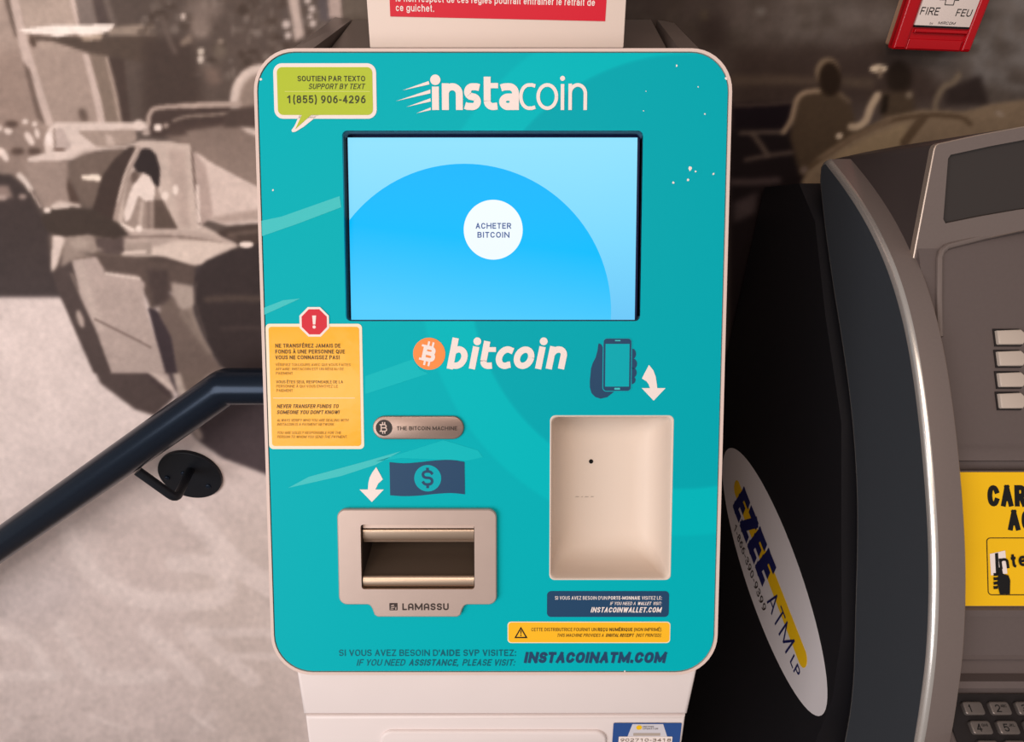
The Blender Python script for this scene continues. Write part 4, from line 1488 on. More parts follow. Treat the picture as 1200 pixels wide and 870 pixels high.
mb = MB()
flat(mb, PP, rrect(*PP.box(313.4, 379.6, 425.6, 526.4), 5 * PX), 0.0003, M_cream)
flat(mb, PP, rrect(*PP.box(317, 383.2, 422.2, 522.8), 3.4 * PX), 0.00045, M_yellow)
warn = mb.build('warning_sticker', kiosk, label='tall yellow warning sticker with red octagon')
mb = MB()
s, t = PP.st(368.6, 377.4)
oc = [(s + 18.6 * PX * math.cos(R(22.5 + 45 * i)), t + 18.6 * PX * math.sin(R(22.5 + 45 * i))) for i in range(8)]
oc2 = [(s + 15.8 * PX * math.cos(R(22.5 + 45 * i)), t + 15.8 * PX * math.sin(R(22.5 + 45 * i))) for i in range(8)]
flat(mb, PP, oc, 0.0006, M_white_print)
flat(mb, PP, oc2, 0.00075, M_red)
flat(mb, PP, PP.pts([(366.3, 370), (370.9, 370), (370, 380.4), (367.2, 380.4)]), 0.0009, M_white_print)
s, t = PP.st(368.6, 383.4)
flat(mb, PP, disc(s, t, 1.9 * PX, None, 16), 0.0009, M_white_print)
mb.build('octagon', warn, label='red octagon with white exclamation mark')
mb = MB()
H2 = 0.0006
for txt, u0, v0, u1, v1, m_, bd, shx in (
        ('NE TRANSFÉREZ JAMAIS DE', 323, 402.9, 399.3, 407.6, M_ink, 0.02, 0),
        ('FONDS À UNE PERSONNE QUE', 323, 409.8, 404.5, 414.5, M_ink, 0.02, 0),
        ('VOUS NE CONNAISSEZ PAS!', 323, 416.6, 398.2, 421.3, M_ink, 0.02, 0),
        ('VÉRIFIEZ TOUJOURS AVEC QUI VOUS FAITES', 323.4, 426, 411, 429.2, M_ink_soft, 0, 0),
        ('AFFAIRE: INSTACOIN EST UN RÉSEAU DE', 323.6, 431, 403, 434.2, M_ink_soft, 0, 0),
        ('PAIEMENT', 323.8, 436, 343.4, 439.2, M_ink_soft, 0, 0),
        ('VOUS ÊTES SEUL RESPONSABLE DE LA', 324, 446, 402, 449.4, M_ink, 0, 0),
        ('PERSONNE À QUI VOUS ENVOYEZ LE', 324.2, 451.2, 396, 454.4, M_ink_soft, 0, 0),
        ('PAIEMENT.', 324.4, 456.2, 344.4, 459.4, M_ink_soft, 0, 0),
        ('NEVER TRANSFER FUNDS TO', 324.6, 474, 397.6, 478.4, M_ink, 0.02, 0.25),
        ("SOMEONE YOU DON'T KNOW!", 324.6, 481, 398.6, 485.4, M_ink, 0.02, 0.25),
        ('ALWAYS VERIFY WHO YOU ARE DEALING WITH', 324.8, 491, 409, 494.2, M_ink_soft, 0, 0.25),
        ('INSTACOIN IS A PAYMENT NETWORK.', 324.8, 495.8, 393, 499, M_ink_soft, 0, 0.25),
        ('YOU ARE SOLELY RESPONSIBLE FOR THE', 325, 505.6, 400.5, 508.8, M_ink_soft, 0, 0.25),
        ('PERSON TO WHOM YOU SEND THE PAYMENT.', 325, 510.4, 408, 513.6, M_ink_soft, 0, 0.25)):
    text(mb, PP, txt, u0, v0, u1, v1, m_, H2, bd, shx, 2)
flat(mb, PP, rrect(*PP.box(320.4, 466.3, 416, 466.9), 0), H2, M_cream)
mb.build('lettering', warn)

mb = MB()
flat(mb, PP, rrect(*PP.box(641, 693, 783.8, 723.2), 5 * PX), 0.0003, M_navy)
wal = mb.build('wallet_sticker', kiosk, label='navy rounded sticker with white lettering')
mb = MB()
for txt, u0, v0, u1, v1, bd, shx in (("SI VOUS AVEZ BESOIN D'UN", 650.4, 698.7, 711.2, 702.8, 0, 0.0), ('PORTE-MONNAIE', 712.6, 698.7, 750, 702.8, 0.02, 0.0), ('VISITEZ LE:', 752, 698.7, 775.6, 702.8, 0, 0.0),
                                     ('IF YOU NEED A', 714.6, 705.3, 745.4, 709.1, 0, 0.25), ('WALLET', 746.8, 705.3, 763.4, 709.1, 0.02, 0.25), ('VISIT:', 765, 705.3, 775.6, 709.1, 0, 0.25),
                                     ('INSTACOINWALLET.COM', 692, 711.6, 775.8, 717.8, 0.025, 0.25)):
    text(mb, PP, txt, u0, v0, u1, v1, M_white_print, 0.00045, bd, shx, 2)
mb.build('lettering', wal)

mb = MB()
flat(mb, PP, rrect(*PP.box(594.8, 728.6, 785.4, 753.8), 4.5 * PX), 0.0003, M_cream)
flat(mb, PP, rrect(*PP.box(595.8, 729.6, 784.4, 752.8), 4 * PX), 0.00045, M_yellow2)
rcp = mb.build('receipt_sticker', kiosk, label='narrow yellow sticker with warning triangle')
mb = MB()
tri = PP.pts([(610.4, 734.4), (618.2, 747.8), (602.6, 747.8)])
tri2 = inset(ccw(tri), 1.5 * PX)
plate(mb, PP, tri, [tri2], 0.0005, 0.0006, M_black)
flat(mb, PP, PP.pts([(609.7, 738.8), (611.1, 738.8), (610.8, 743.2), (610, 743.2)]), 0.0006, M_black)
flat(mb, PP, rrect(*PP.box(609.7, 744, 611.1, 745.4), 0), 0.0006, M_black)
for txt, u0, v0, u1, v1, bd, shx in (('CETTE DISTRIBUTRICE FOURNIT UN', 622.6, 735.7, 699, 739.7, 0, 0), ('REÇU NUMÉRIQUE', 700.4, 735.7, 741, 739.7, 0.025, 0), ('(NON IMPRIMÉ).', 742.6, 735.7, 775.8, 739.7, 0, 0.1),
                                     ('THIS MACHINE PROVIDES A', 652.4, 742.5, 708, 746.3, 0, 0.25), ('DIGITAL RECEIPT', 709.6, 742.5, 743, 746.3, 0.025, 0.25), ('(NOT PRINTED).', 744.8, 742.5, 775.8, 746.3, 0, 0.25)):
    text(mb, PP, txt, u0, v0, u1, v1, M_ink, 0.0006, bd, shx, 2)
mb.build('lettering', rcp)

mb = MB()
text(mb, PP, "SI VOUS AVEZ BESOIN D'", 397.4, 761.6, 515.2, 769, M_tealtxt, 0.0003, 0)
text(mb, PP, 'AIDE', 516, 761.6, 538.8, 769, M_tealtxt, 0.0003, 0.022)
text(mb, PP, 'SVP VISITEZ:', 543, 761.6, 604.6, 769, M_tealtxt, 0.0003, 0.01)
text(mb, PP, 'IF YOU NEED', 417.6, 773, 475.8, 780.4, M_tealtxt, 0.0003, 0, 0.25)
text(mb, PP, 'ASSISTANCE,', 479, 773, 538.4, 780.4, M_tealtxt, 0.0003, 0.02, 0.25)
text(mb, PP, 'PLEASE VISIT:', 541.5, 773, 604.6, 780.4, M_tealtxt, 0.0003, 0.01, 0.25)
text(mb, PP, 'INSTACOINATM.COM', 613.6, 764.4, 781.8, 777.2, M_navy, 0.0003, 0.05, 0.2, 4)
mb.build('help_lettering', kiosk, label='navy and dark teal help lettering along the bottom')

# cabinet behind the panel, dark flat top reaching the wall, white front below
p_top = PP.w(0, tp - 0.004, -0.018)
p_bot = PP.w(0, bt + 0.006, -0.018)
mb = MB()
zt = at_y(600, 23, 0.742).z
tl0, tr0 = at_y(366, 57, 0.49).x, at_y(797, 57, 0.49).x
tl1, tr1 = at_y(414, 22, 0.742).x, at_y(763, 22, 0.742).x
lo_x0, lo_x1 = -0.148, 0.118
ring = []
side = [(p_top.y + 0.001, p_top.z, tl0, tr0), (0.742, zt, tl1, tr1), (0.742, 0.72, -0.16, 0.13), (p_bot.y + 0.1, 0.72, -0.16, 0.13), (p_bot.y + 0.02, p_bot.z - 0.01, -0.15, 0.125)]
vs = [Vector((a[2], a[0], a[1])) for a in side] + [Vector((a[3], a[0], a[1])) for a in side]
k = len(side)
mb.add(vs, [[0, 1, 2, 3, 4], [9, 8, 7, 6, 5]] + [[(i + 1) % k, i, k + i, k + (i + 1) % k] for i in range(1, k - 1)], M_white)
mb.add([vs[0], vs[1], vs[k + 1], vs[k]], [[0, 3, 2, 1]], M_glossdark)
mb.build('cabinet', kiosk)
# side lips of the top
for e in (0, 1):
    mb = MB()
    if e == 0:
        q4 = [at_y(342, 58, 0.49), at_y(365, 58, 0.49), at_y(412, 23, 0.742), at_y(393, 20, 0.742)]
    else:
        q4 = [at_y(797, 58, 0.49), at_y(822, 60, 0.49), at_y(790, 27, 0.742), at_y(770, 23, 0.742)]
    q5 = [p - Vector((0, 0, 0.03)) for p in q4]
    mb.add(q4 + q5, [[0, 1, 2, 3], [7, 6, 5, 4]] + [[i, 4 + i, 4 + (i + 1) % 4, (i + 1) % 4] for i in range(4)], M_glossdark)
    mb.build('top_side_lip', kiosk)

# white lower front
LT = R(15)
LP0 = PP.w(0, bt + 0.004, -0.02)
LP = Plane((0, LP0.y, LP0.z), (1, 0, 0), (0, math.sin(LT), math.cos(LT)))
vl = lambda v: LP.st(600, v)[1]
x_l0, x_l1, x_l2 = LP.st(349.5, 792)[0], LP.st(355, 840)[0], LP.st(359, 870)[0]
x_r0, x_r1, x_r2 = LP.st(815.5, 792)[0], LP.st(806, 840)[0], LP.st(801.5, 870)[0]
t0_, t1_, t2_ = vl(786), vl(840), vl(870)
mb = MB()
slab(mb, LP, [(x_l0 - 0.002, t0_ + 0.01), (x_r0 + 0.002, t0_ + 0.01), (x_r1, t1_ + 0.0008), (x_l1, t1_ + 0.0008)], -0.12, 0.0, M_white, 0.004)
mb.build('upper_cover', kiosk)
mb = MB()
low = [(x_l1 + 0.0012, t1_ - 0.0006), (x_r1 - 0.0012, t1_ - 0.0006), (x_r2 - 0.001, t2_), (x_r2 - 0.012, t2_ - 0.15), (x_l2 + 0.012, t2_ - 0.15), (x_l2 + 0.001, t2_)]
slab(mb, LP, low, -0.12, -0.0005, M_white, 0.003)
lower = mb.build('lower_cover', kiosk)
mb = MB()
ex0, ex1 = LP.st(446, 860)[0], LP.st(711, 860)[0]
slab(mb, LP, rrect(ex0, vl(856) - 0.12, ex1, vl(855.6), 0.010, 8), -0.001, 0.0022, M_white, 0.0022)
mb.build('raised_door', lower)
mb = MB()
tx0, tx1, tt = LP.st(718.4, 856)[0], LP.st(798.4, 852)[0], vl(847.6)
flat(mb, LP, rrect(tx0, tt - 0.07, tx1, tt, 0.0012), 0.0002, M_bluetag)
flat(mb, LP, [(LP.st(741, 849)[0], vl(848.6)), (LP.st(777, 849)[0], vl(848.6)), (LP.st(782, 864)[0], vl(864)), (LP.st(735, 864)[0], vl(864))], 0.0004, M_tagpale)
flat(mb, LP, rrect(LP.st(724.8, 866)[0], tt - 0.058, LP.st(787.6, 866)[0], vl(863), 0.0008), 0.0006, M_white_print)
s, t = LP.st(748.8, 852.4)
flat(mb, LP, disc(s, t, 0.0024, 0.0024, 20), 0.0006, M_ovalyellow)
tag = mb.build('asset_tag', lower, label='blue and white asset tag')
mb = MB()
text(mb, LP, '902710-3418', 727, 865, 786, 868.6, M_ink, 0.0008, 0.0)
text(mb, LP, 'CERTIFIED', 753, 850.6, 766, 852.2, M_engrave, 0.0006, 0.0)
text(mb, LP, 'OPERATOR', 753, 853, 771, 854.6, M_engrave, 0.0006, 0.0)
flat(mb, LP, rrect(LP.st(742, 861)[0], vl(862), LP.st(773.5, 861)[0], vl(859), 0.0003), 0.0006, M_smudge)
bpy.data.objects  # lettering sits on the tag
mbt = mb
# the tag is a sub-part of the lower cover already, so its lettering joins its mesh
off = o_world[tag.name]
bm_v, bm_f, bm_m, bm_mats = mbt.v, mbt.f, mbt.m, mbt.mats
mb = MB()
mb.v = [off + v.co for v in tag.data.vertices]
mb.f = [list(p.vertices) for p in tag.data.polygons]
mb.mats = list(tag.data.materials)
mb.m = [p.material_index for p in tag.data.polygons]
bpy.data.objects.remove(tag)
for f_, k_ in zip(bm_f, bm_m):
    mb.add([bm_v[i] for i in f_], [list(range(len(f_)))], bm_mats[k_])
mb.build('asset_tag', lower, label='blue and white asset tag')
# stand to the floor
mb = MB()
ze = LP.w(0, t2_ - 0.14, -0.02).z
ye = LP.w(0, t2_ - 0.14, -0.02).y
prism_x(mb, [(ye, ze), (ye, 0.05), (ye, 0.0), (0.742, 0.0), (0.742, 0.74), (p_bot.y + 0.1, 0.74)], x_l2 + 0.02, x_r2 - 0.02, M_white)
mb.build('stand', kiosk)

# ---------------------------------------------------------------- sign on the kiosk top
ST = R(13)
zs0 = at_y(581, 57, 0.515)
SP = Plane((0, zs0.y, zs0.z), (1, 0, 0), (0, math.sin(ST), math.cos(ST)))
sx0, sx1 = SP.st(433.5, 55)[0], SP.st(730.8, 55)[0]
sign = thing('notice_sign', 'white notice board with red panel standing on top of the teal kiosk', 'sign', (0, zs0.y, zs0.z))
mb = MB()
slab(mb, SP, rrect(sx0, 0.0005, sx1, 0.26, 0.001), -0.003, 0.0, M_signwhite, 0.0006, bottom=True)
mb.build('board', sign)
mb = MB()
lp_ = SP.pts([(457.4, 19.4), (709.2, 25)])
ang = math.atan2(lp_[1][1] - lp_[0][1], lp_[1][0] - lp_[0][0])
wd = math.dist(lp_[0], lp_[1])


def rl(a, b_):
    return (lp_[0][0] + a * math.cos(ang) - b_ * math.sin(ang), lp_[0][1] + a * math.sin(ang) + b_ * math.cos(ang))


flat(mb, SP, [rl(0, 0), rl(wd, 0), rl(wd, 0.2), rl(0, 0.2)], 0.0003, M_red)
lab = mb.build('red_label', sign, label='red label with white lettering')
RP = Plane(SP.w(*rl(0, 0)), SP.S * math.cos(ang) + SP.T * math.sin(ang), SP.T * math.cos(ang) - SP.S * math.sin(ang))
mb = MB()
a0, b0_ = RP.st(464.2, 14.4); a1, _ = RP.st(509, 14.4)
hcap = RP.st(486, 5.6)[1] - RP.st(486, 13.6)[1]
bl2 = RP.st(486, 13.6)[1]
text_st(mb, RP, 'ce guichet.', a0, bl2, a1, bl2 + hcap, M_white_print, 0.0005, 0.006)
bl1 = RP.st(580, 4.6)[1]
a0 = RP.st(464, 4)[0]; a1 = RP.st(697, 4)[0]
text_st(mb, RP, 'le non respect de ces règles pourrait entraîner le retrait de', a0, bl1, a1, bl1 + hcap, M_white_print, 0.0005, 0.006)
mb.build('lettering', lab)

# ---------------------------------------------------------------- handrail
TY = 0.665
rail = thing('handrail', 'blue-black steel handrail sloping down along the mural wall', 'handrail', at_y(224, 555, WALL_Y))
pA = at_y(265, 453, TY)
pB = at_y(-2, 640, TY)
dirn = (pB - pA).normalized()
pB2 = pA + dirn * 1.25
mb = MB()
pC = Vector((-0.20, TY, pA.z))
tube(mb, bend([pC, pA, pB2], 0.006, 3), 0.0245, M_rail, 28)
mb.build('rail', rail)
mb = MB()
wp = at_y(224, 549, WALL_Y)
kn = at_y(206, 586, TY - 0.002)
tp_ = at_y(163, 556, TY)
tube(mb, bend([Vector((wp.x, WALL_Y - 0.002, wp.z)), Vector((kn.x, TY, kn.z)), tp_ + Vector((0, 0, 0.006))], 0.012, 5), 0.0066, M_bracket, 14)
mb.build('bracket', rail)
mb = MB()
pc = at_y(224, 555, WALL_Y)
WP = Plane((pc.x, WALL_Y - 0.0005, pc.z), (1, 0, 0), (0, 0, 1))
slab(mb, WP, disc(0, 0, 0.050, None, 48), 0.0, 0.006, M_bracket, 0.002)
wplate = mb.build('wall_plate', rail)
for u, v in ((198, 557), (217, 552), (246, 567)):
    mb = MB()
    s, t = WP.st(u, v)
    slab(mb, WP, disc(s, t, 0.0045, None, 16), 0.005, 0.0085, M_rail, 0.0015)
    mb.build('screw', wplate)

# ---------------------------------------------------------------- fire alarm pull box
FY = 0.722
fc = at_y(1045.5, 57.8, FY)
roll = R(-2.0)
FP = Plane(fc, (math.cos(roll), 0, math.sin(roll)), (-math.sin(roll), 0, math.cos(roll)))
fw = FP.st(1135.5, 63.5)[0]
fire = thing('fire_alarm', 'red fire alarm pull box on the dark upper right wall', 'fire alarm', (fc.x, WALL_Y, fc.z))
mb = MB()
slab(mb, FP, rrect(0, 0, fw, 0.125, 0.003), -0.010, -0.002, M_firered, 0.002)
slab(mb, FP, rrect(0.0055, 0.002, fw - 0.003, 0.123, 0.003), FY - WALL_Y + 0.0005, -0.009, M_tan)
for a, b_ in ((0.0, 0.17), (0.88, 1.0)):
    slab(mb, FP, rrect(fw * a, 0, fw * b_, 0.125, 0.002), -0.006, 0.001, M_firered, 0.0025)
mb.build('housing', fire)
mb = MB()
fz = lambda v: FP.st(1100, v)[1]
slab(mb, FP, rrect(fw * 0.17, 0.0, fw * 0.87, fz(46.5), 0.001), -0.004, 0.0, M_firered, 0.0015)
mb.build('lower_cover', fire)
mb = MB()
slab(mb, FP, rrect(fw * 0.20, fz(39.6), fw * 0.88, fz(34.6), 0.0006), -0.004, 0.001, M_firered, 0.001)
mb.build('pull_bar', fire)
mb = MB()
q = [FP.st(1071.8, 29.6), FP.st(1136, 31.8)]
slab(mb, FP, rrect(q[0][0], q[0][1], q[1][0], 0.118, 0.0006), -0.004, 0.0004, M_firewhite, 0.0004)
slab(mb, FP, rrect(q[0][0], q[0][1] - 0.0016, q[1][0], q[0][1] + 0.0002, 0.0003), -0.004, 0.0005, M_black)
pl = mb.build('instruction_plate', fire, label='white plate with black lettering')
mb = MB()
text(mb, FP, 'FIRE', 1078.6, 8.4, 1100.6, 17.6, M_black, 0.0006, 0.0)
text(mb, FP, 'FEU', 1120.4, 10.6, 1138.6, 19.4, M_black, 0.0006, 0.0)
text(mb, FP, 'by', 1089.4, 26, 1093, 28.6, M_black, 0.0006, 0.0)
text(mb, FP, 'MIRCOM', 1099, 25.4, 1119.6, 28.8, M_black, 0.0006, 0.01, 0.2)
ar = FP.pts([(1106.5, 6), (1117, 6.4), (1118.8, 0.6), (1123.4, 0.8), (1124.6, -1.2), (1100.6, -1.8), (1100.4, 0), (1107.6, 0.2)])
plate(mb, FP, ar, [inset(ccw(ar), 0.0007)], 0.0005, 0.0007, M_black)
mb.build('lettering', pl)

# ---------------------------------------------------------------- cash machine on the right
XW, XI = 0.310, 0.335
XC = 0.55
Hp = [(971.5, 190), (985.6, 208), (999.7, 228), (1013.5, 250), (1026.9, 275), (1040.3, 305), (1052.6, 340), (1063.2, 380), (1071.9, 425), (1079.0, 475), (1085, 530), (1089.8, 590), (1092.7, 650), (1092.8, 710), (1089.8, 770), (1084.0, 820), (1076.3, 870)]
Bp = [(959, 214), (965, 270), (974, 335), (985, 405), (995, 480), (1001, 560), (1002, 630), (1000, 710), (997, 800)]
front = [(at_x(u, v, XW).y, at_x(u, v, XW).z) for u, v in Hp]
front += [(0.215, 1.04), (0.205, 0.95), (0.215, 0.86), (0.25, 0.77), (0.31, 0.70)]
back = [(at_x(u, v, XW).y, at_x(u, v, XW).z) for u, v in Bp]
back += [(0.296, 1.0), (0.284, 0.94), (0.29, 0.86), (0.32, 0.77), (0.36, 0.70)]
front = smooth_curve(front, 4)
back = smooth_curve(back, 4)
top_arc = [(0.622, 1.4455), (0.6285, 1.442), (0.632, 1.435)]

atm = thing('cash_machine', 'taupe grey cash machine with curved side panels and yellow card label', 'cash machine', (XC, 0.5, 0))


def wing(x_out, x_in, sgn):
    prof = front[::-1] + top_arc + back
    if area2(prof) < 0:
        prof = prof[::-1]
    # rounded outer edges: rings from the inner face outwards
    mb = MB()
    n = len(prof)
    ring = []
    bv = 0.0046
    rings = [(inset(prof, 0.0011), x_in)]
    rings.append((inset(prof, -0.0), x_in + (x_out - x_in) * 0.045))
    rings.append((prof, x_out - sgn * bv))
    for k_ in range(1, 5):
        a = R(90 * k_ / 4)
        rings.append((inset(prof, bv * (1 - math.cos(a))), x_out - sgn * bv + sgn * bv * math.sin(a)))
    vs, fs = [], []
    for q_, x in rings:
        vs += [Vector((x, y, z)) for y, z in q_]
    for k_ in range(len(rings) - 1):
        for i in range(n):
            j = (i + 1) % n
            f_ = [k_ * n + i, k_ * n + j, (k_ + 1) * n + j, (k_ + 1) * n + i]
            fs.append(f_ if sgn > 0 else f_[::-1])
    for off_, q_ in ((0, prof), ((len(rings) - 1) * n, rings[-1][0])):
        for t_ in tessellate_polygon([[Vector((y, z, 0)) for y, z in q_]]):
            fs.append([off_ + i for i in t_])
    nbev = 4 * n
    nb_side = len(fs)
    mb.add(vs, fs, M_atm_wing)
    ke, ks = mb.mi(M_edge), mb.mi(M_wing_side)
    for i in range(2 * n, 6 * n):
        mb.m[i] = ke
    kt_ = mb.mi(M_soft_edge)
    for i in range(0, n):
        mb.m[i] = kt_
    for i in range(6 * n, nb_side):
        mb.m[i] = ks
    o = mb.build('side_panel', atm, label='curved taupe side panel with a window highlight painted on its edge')
    import bmesh
    b_ = bmesh.new(); b_.from_mesh(o.data); bmesh.ops.recalc_face_normals(b_, faces=b_.faces); b_.to_mesh(o.data); b_.free()
    return o


wing(XW, XI, -1)
wing(2 * XC - XW, 2 * XC - XI, 1)

# cabinet body behind
XCAB = 0.3045
mb = MB()
zc1 = at_x(893, 217, XCAB).z
cabp = [(0.742, zc1), (0.742, 0.0), (0.34, 0.0), (0.34, 0.70), (0.318, 0.80), (0.31, 0.9), (0.32, 1.02), (0.345, 1.09), (0.385, 1.15), (0.45, 1.25), (0.53, 1.32), (0.60, 1.39), (0.655, 1.412)]
prism_x(mb, cabp, XCAB, 2 * XC - XCAB, M_cab)
cab = mb.build('cabinet', atm, label='charcoal cabinet with its shade put into the colour')

# recessed front between the side panels
J = [at_y(1100, 288, 0.480), at_y(1150, 542, 0.362), at_y(1160, 712, 0.298), at_y(1160, 806, 0.270)]
X0, X1 = XI - 0.001, 2 * XC - XI + 0.001


def seg(a, b_):
    return Plane((0, b_.y, b_.z), (1, 0, 0), (0, a.y - b_.y, a.z - b_.z))


S2 = seg(J[0], J[1])
S3 = seg(J[1], J[2])
S4 = seg(J[2], J[3])
KT = R(70)
SK = Plane((0, J[3].y, J[3].z), (1, 0, 0), (0, math.sin(KT), math.cos(KT)))
HT = R(18)
S1 = Plane((0, J[0].y, J[0].z), (1, 0, 0), (0, math.sin(HT), math.cos(HT)))


def yz(P, t, h):
    p = P.w(0, t, h)
    return (p.y, p.z)


kt = lambda v: SK.st(1165, v)[1]
v2 = lambda v: S2.st(1150, v)[1]
v3 = lambda v: S3.st(1165, v)[1]
v4 = lambda v: S4.st(1165, v)[1]
prof = [yz(S2, v2(262), -0.004), yz(S2, v2(300), 0.0), yz(S2, v2(519), 0.0), yz(S2, v2(524), 0.0015), yz(S2, v2(531), 0.003), yz(S2, v2(540), 0.003), yz(S2, v2(541), -0.004), yz(S3, v3(551), -0.006),
        yz(S3, v3(552), 0.0), yz(S3, v3(711), 0.0), yz(S4, v4(713), 0.003), yz(S4, v4(721), 0.003), yz(S4, v4(723), 0.0), yz(S4, v4(768), 0.0), yz(S4, v4(771), 0.002), yz(S4, v4(774), 0.001),
        yz(S4, v4(776), -0.008), yz(S4, v4(786), -0.012), yz(S4, v4(797), -0.008), yz(S4, v4(799), 0.0), yz(S4, v4(805), 0.002), yz(SK, -0.002, 0.0), yz(SK, -0.004, -0.004), yz(SK, -0.13, -0.004), yz(SK, -0.15, -0.03), (0.26, 1.0), (0.33, 0.9), (0.5, 1.0), (0.6, 1.3)]
mb = MB()
prism_x(mb, prof, X0, X1, M_atm)
mb.build('control_panel', atm)


def mirror_arch(P, u_l, v_l, u_r, v_r, n=14):
    """edge that starts at the sighted left point, passes the right one and peaks over the machine's middle"""
    a, b_ = P.st(u_l, v_l), P.st(u_r, v_r)
    half = XC - a[0]
    x = b_[0] - a[0]
    rise = (b_[1] - a[1]) / (1 - (1 - x / half) ** 2)
    return [(a[0] + 2 * half * k / n, a[1] + rise * (1 - (1 - 2 * k / n) ** 2)) for k in range(n + 1)]


def mir(p):
    return (2 * XC - p[0], p[1])


# head housing and screen bezel
topb = mirror_arch(S1, 1103, 167.5, 1200, 148)
lb = S1.st(1070, 304)
botb = mirror_arch(S1, 1076, 300, 1200, 268)
lcorner = [S1.st(1094.6, 175), S1.st(1096.6, 170.6), S1.st(1099.6, 168.2)]
outl = [lb] + lcorner + topb + [mir(p) for p in lcorner[::-1]] + [mir(lb)]
outl = botb[1:-1][::-1] + outl if False else outl
hole_top = mirror_arch(S1, 1114, 181.5, 1200, 164)
hole_bot = mirror_arch(S1, 1108, 262, 1200, 245)
hl = [S1.st(1105.4, 257), S1.st(1111, 186)]
hole = hl + hole_top + [mir(p) for p in hl[::-1]] + hole_bot[::-1]
bot_line = mirror_arch(S1, 1074, 304, 1200, 270)
full = outl + bot_line[::-1][0:]
mb = MB()
plate(mb, S1, inset(ccw(full), 0.0007), [hole], -0.006, 0.0, M_atm_wing)
q0, q1 = ccw(full), inset(ccw(full), 0.0007)
nq = len(q0)
mb.add([S1.w(a, b_, -0.006) for a, b_ in q0] + [S1.w(a, b_, -0.0006) for a, b_ in q0] + [S1.w(a, b_, 0.0) for a, b_ in q1], [[k_ * nq + i, k_ * nq + (i + 1) % nq, (k_ + 1) * nq + (i + 1) % nq, (k_ + 1) * nq + i] for k_ in (0, 1) for i in range(nq)], M_soft_edge)
mb.build('screen_bezel', atm, label='grey arched bezel around the dark screen')
mb = MB()
hs = ccw(full)
slab(mb, S1, hs, -0.16, -0.0062, M_atm_dark, bottom=True)
mb.build('head_housing', atm, label='dark housing behind the screen bezel')
mb = MB()
slab(mb, S1, inset(ccw(hole), 0.0003), -0.006, -0.0035, M_atmscreen)
mb.build('screen', atm, label='dark switched-off screen')

# ridge framing the button panel
path = [S2.st(u, v) for u, v in ((1100.5, 395), (1099.5, 350), (1100, 304), (1102, 296), (1108, 290))]
rg_top = mirror_arch(S2, 1114, 288, 1200, 268)
path = path + rg_top + [mir(p) for p in path[::-1]]
mb = MB()
tube(mb, [S2.w(a, b_, 0.0008) for a, b_ in path], 0.0026, M_atm_wing, 10)
mb.build('panel_ridge', atm)

# function buttons
for u0, v0, v1 in ((1165.6, 387.4, 404.6), (1166.8, 412, 429.6), (1167.6, 437, 454.2), (1168.4, 461, 479.2)):
    mb = MB()
    s0, t0, s1, t1 = S2.box(u0, v0, 1201.5, v1)
    mid = (t0 + t1) / 2
    q_ = s1 - 0.0055
    slab(mb, S2, [(s0 + 0.0008, t0), (q_, t0), (s1, mid), (q_, t1), (s0, t1 - 0.0008), (s0, t0 + 0.0008)], -0.001, 0.004, M_btn, 0.001)
    slab(mb, S2, inset(ccw([(s0, t0), (q_, t0), (s1, mid), (q_, t1), (s0, t1)]), -0.0012), -0.001, 0.0008, M_keybase)
    mb.build('function_button', atm)

# card label
mb = MB()
b3 = S3.box(1150, 553.5, 1200, 710)
lx0 = XI + 0.0005
lx1 = 2 * XC - lx0
slab(mb, S3, rrect(lx0, b3[1], lx1, b3[3], 0.001), 0.0, 0.0008, M_cardyellow)
cl = mb.build('card_label', atm, label='yellow label about accepted cards')
mb = MB()
c0 = S3.box(1156, 568.6, 1200, 593.6)
c1 = S3.box(1180, 597.6, 1200, 621.6)
text_st(mb, S3, 'CARTES', c0[0], c0[1], c0[0] + (c0[2] - c0[0]) * 2.0, c0[3], M_black, 0.001, 0.045, 0, 4)
text_st(mb, S3, 'ACCEPTÉES', c1[0], c1[1], c1[0] + (c1[2] - c1[0]) * 6.6, c1[3], M_black, 0.001, 0.045, 0, 4)
ib = S3.box(1155.6, 630, 1200, 697.4)
ox = ccw(rrect(ib[0], ib[1], ib[0] + 0.062, ib[3], 0.003))
plate(mb, S3, ox, [inset(ox, 0.0006)], 0.0009, 0.0011, M_black)
flat(mb, S3, S3.pts([(1158.6, 649), (1176.5, 645), (1179, 672), (1160, 674)]), 0.0012, M_white_print)
flat(mb, S3, S3.pts([(1164.4, 648.4), (1168, 647.6), (1169.4, 673), (1165.6, 673.6)]), 0.0014, M_black)
text_st(mb, S3, 'nterac', S3.st(1168.6, 655)[0], S3.st(1175, 662.5)[1], S3.st(1168.6, 655)[0] + 0.046, S3.st(1175, 647)[1], M_black, 0.0016, 0.03, 0, 3, 'H', R(7))
flat(mb, S3, S3.pts([(1168.6, 665), (1172, 664), (1173.4, 672), (1180, 674), (1182, 680), (1181.6, 696), (1170, 696), (1167, 684)]), 0.0016, M_black)
for v in (671.5, 676.6, 681.7, 686.8):
    flat(mb, S3, S3.pts([(1162.6, v), (1167.6, v - 0.4), (1167.8, v + 3), (1163, v + 3.4)]), 0.0014, M_black)
mb.build('lettering', cl, label='black card lettering and hand pictogram')

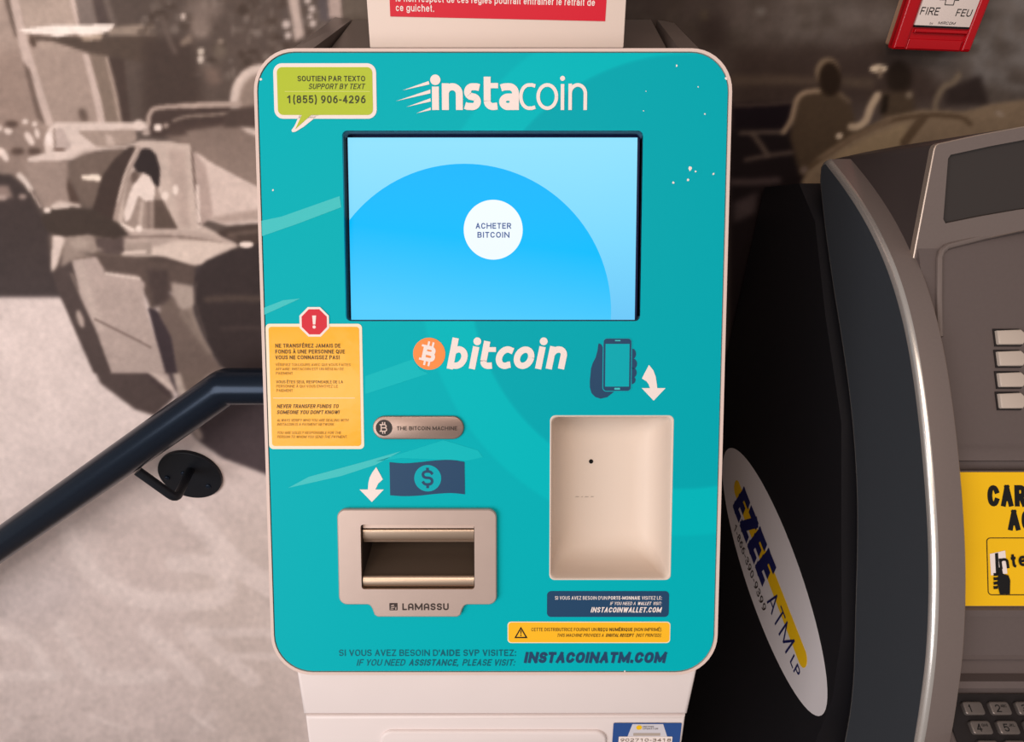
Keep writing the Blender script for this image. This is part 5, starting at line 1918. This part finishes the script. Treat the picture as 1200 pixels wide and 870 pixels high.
# keypad
mb = MB()
slab(mb, SK, rrect(X0 + 0.002, -0.125, X1 - 0.002, -0.0045, 0.002), -0.003, -0.0015, M_keybase)
kp = mb.build('keypad', atm, label='black keypad with steel keys')
KP = Plane(SK.w(0, 0, -0.0015), SK.S, SK.T)
k2 = KP.st(1169.5, 831)
k3 = KP.st(1200.5, 831)
k5 = KP.st(1183, 853.5)
pw = k3[0] - k2[0]
phh = k2[1] - k5[1]
digits = ['1', '2', '3', '4', '5', '6', '7', '8', '9', '*', '0', '#']
letters = ['', 'ABC', 'DEF', 'GHI', 'JKL', 'MNO', 'PRS', 'TUV', 'WXY', '', '', '']
for i, dg in enumerate(digits):
    r0, c_ = divmod(i, 3)
    cx, cy = k2[0] + (c_ - 1) * pw, k2[1] - r0 * phh
    mb = MB()
    hw, hh = pw * 0.37, phh * 0.36
    slab(mb, KP, rrect(cx - hw, cy - hh, cx + hw, cy + hh, hh * 0.45, 4), 0, 0.0035, M_key, 0.001)
    text_st(mb, KP, dg, cx - hw * 0.55, cy - hh * 0.6, cx - hw * (0.05 if dg != '1' else 0.3), cy + hh * 0.5, M_black, 0.0037, 0.0)
    if letters[i]:
        text_st(mb, KP, letters[i], cx + hw * 0.05, cy + hh * 0.1, cx + hw * 0.65, cy + hh * 0.5, M_black, 0.0037, 0.0, 0, 2)
    mb.build('key', kp)

# oval sticker on the cabinet's left side
CP = Plane((XCAB, 0, 0), (0, -1, 0), (0, 0, 1))
e = [CP.st(u, v) for u, v in ((855, 533), (972, 820), (903, 640), (925, 692))]
top_e, bot_e = Vector(CP.st(849, 534)), Vector(CP.st(966, 836))
ctr = (top_e + bot_e) / 2
ax = (bot_e - top_e)
la = ax.length / 2
ax.normalize()
OP = Plane(CP.w(ctr.x, ctr.y), CP.S * ax.x + CP.T * ax.y, CP.T * ax.x - CP.S * ax.y)
r_edge = abs(OP.st(936, 668)[1])
l_edge = abs(OP.st(880, 707)[1])
ob = (r_edge + l_edge) / 2
mb = MB()
flat(mb, OP, disc(0, (r_edge - l_edge) / 2 if False else 0, la, ob, 72), 0.0006, M_oval)
oval = mb.build('oval_sticker', atm, label='white oval brand sticker on the dark side')
mb = MB()
yb = [OP.st(u, v) for u, v in ((862, 580), (950, 800))]
ysw = ob * 0.24
flat(mb, OP, rrect(-la * 0.70, -ob * 0.15, la * 0.74, ob * 0.17, ob * 0.15, 6), 0.0008, M_ovalyellow)
text_st(mb, OP, 'EZEE', -la * 0.62, -ob * 0.42, la * 0.16, ob * 0.3, M_navyink, 0.0011, 0.05, 0.25)
text_st(mb, OP, 'ATM', la * 0.20, -ob * 0.46, la * 0.58, -ob * 0.02, M_navyink, 0.0011, -0.025, 0.1)
text_st(mb, OP, 'LP', la * 0.62, -ob * 0.42, la * 0.73, -ob * 0.2, M_navyink, 0.0011, 0.0)
text_st(mb, OP, '1-866-390-9399', -la * 0.5, -ob * 0.72, la * 0.22, -ob * 0.54, M_engrave, 0.0011, 0.0, 0.1)
mb.build('lettering', oval, label='navy lettering over a yellow swoosh')

# ---------------------------------------------------------------- tidy
for o in list(bpy.data.objects):
    if o.type == 'MESH':
        o.data.name = o.name
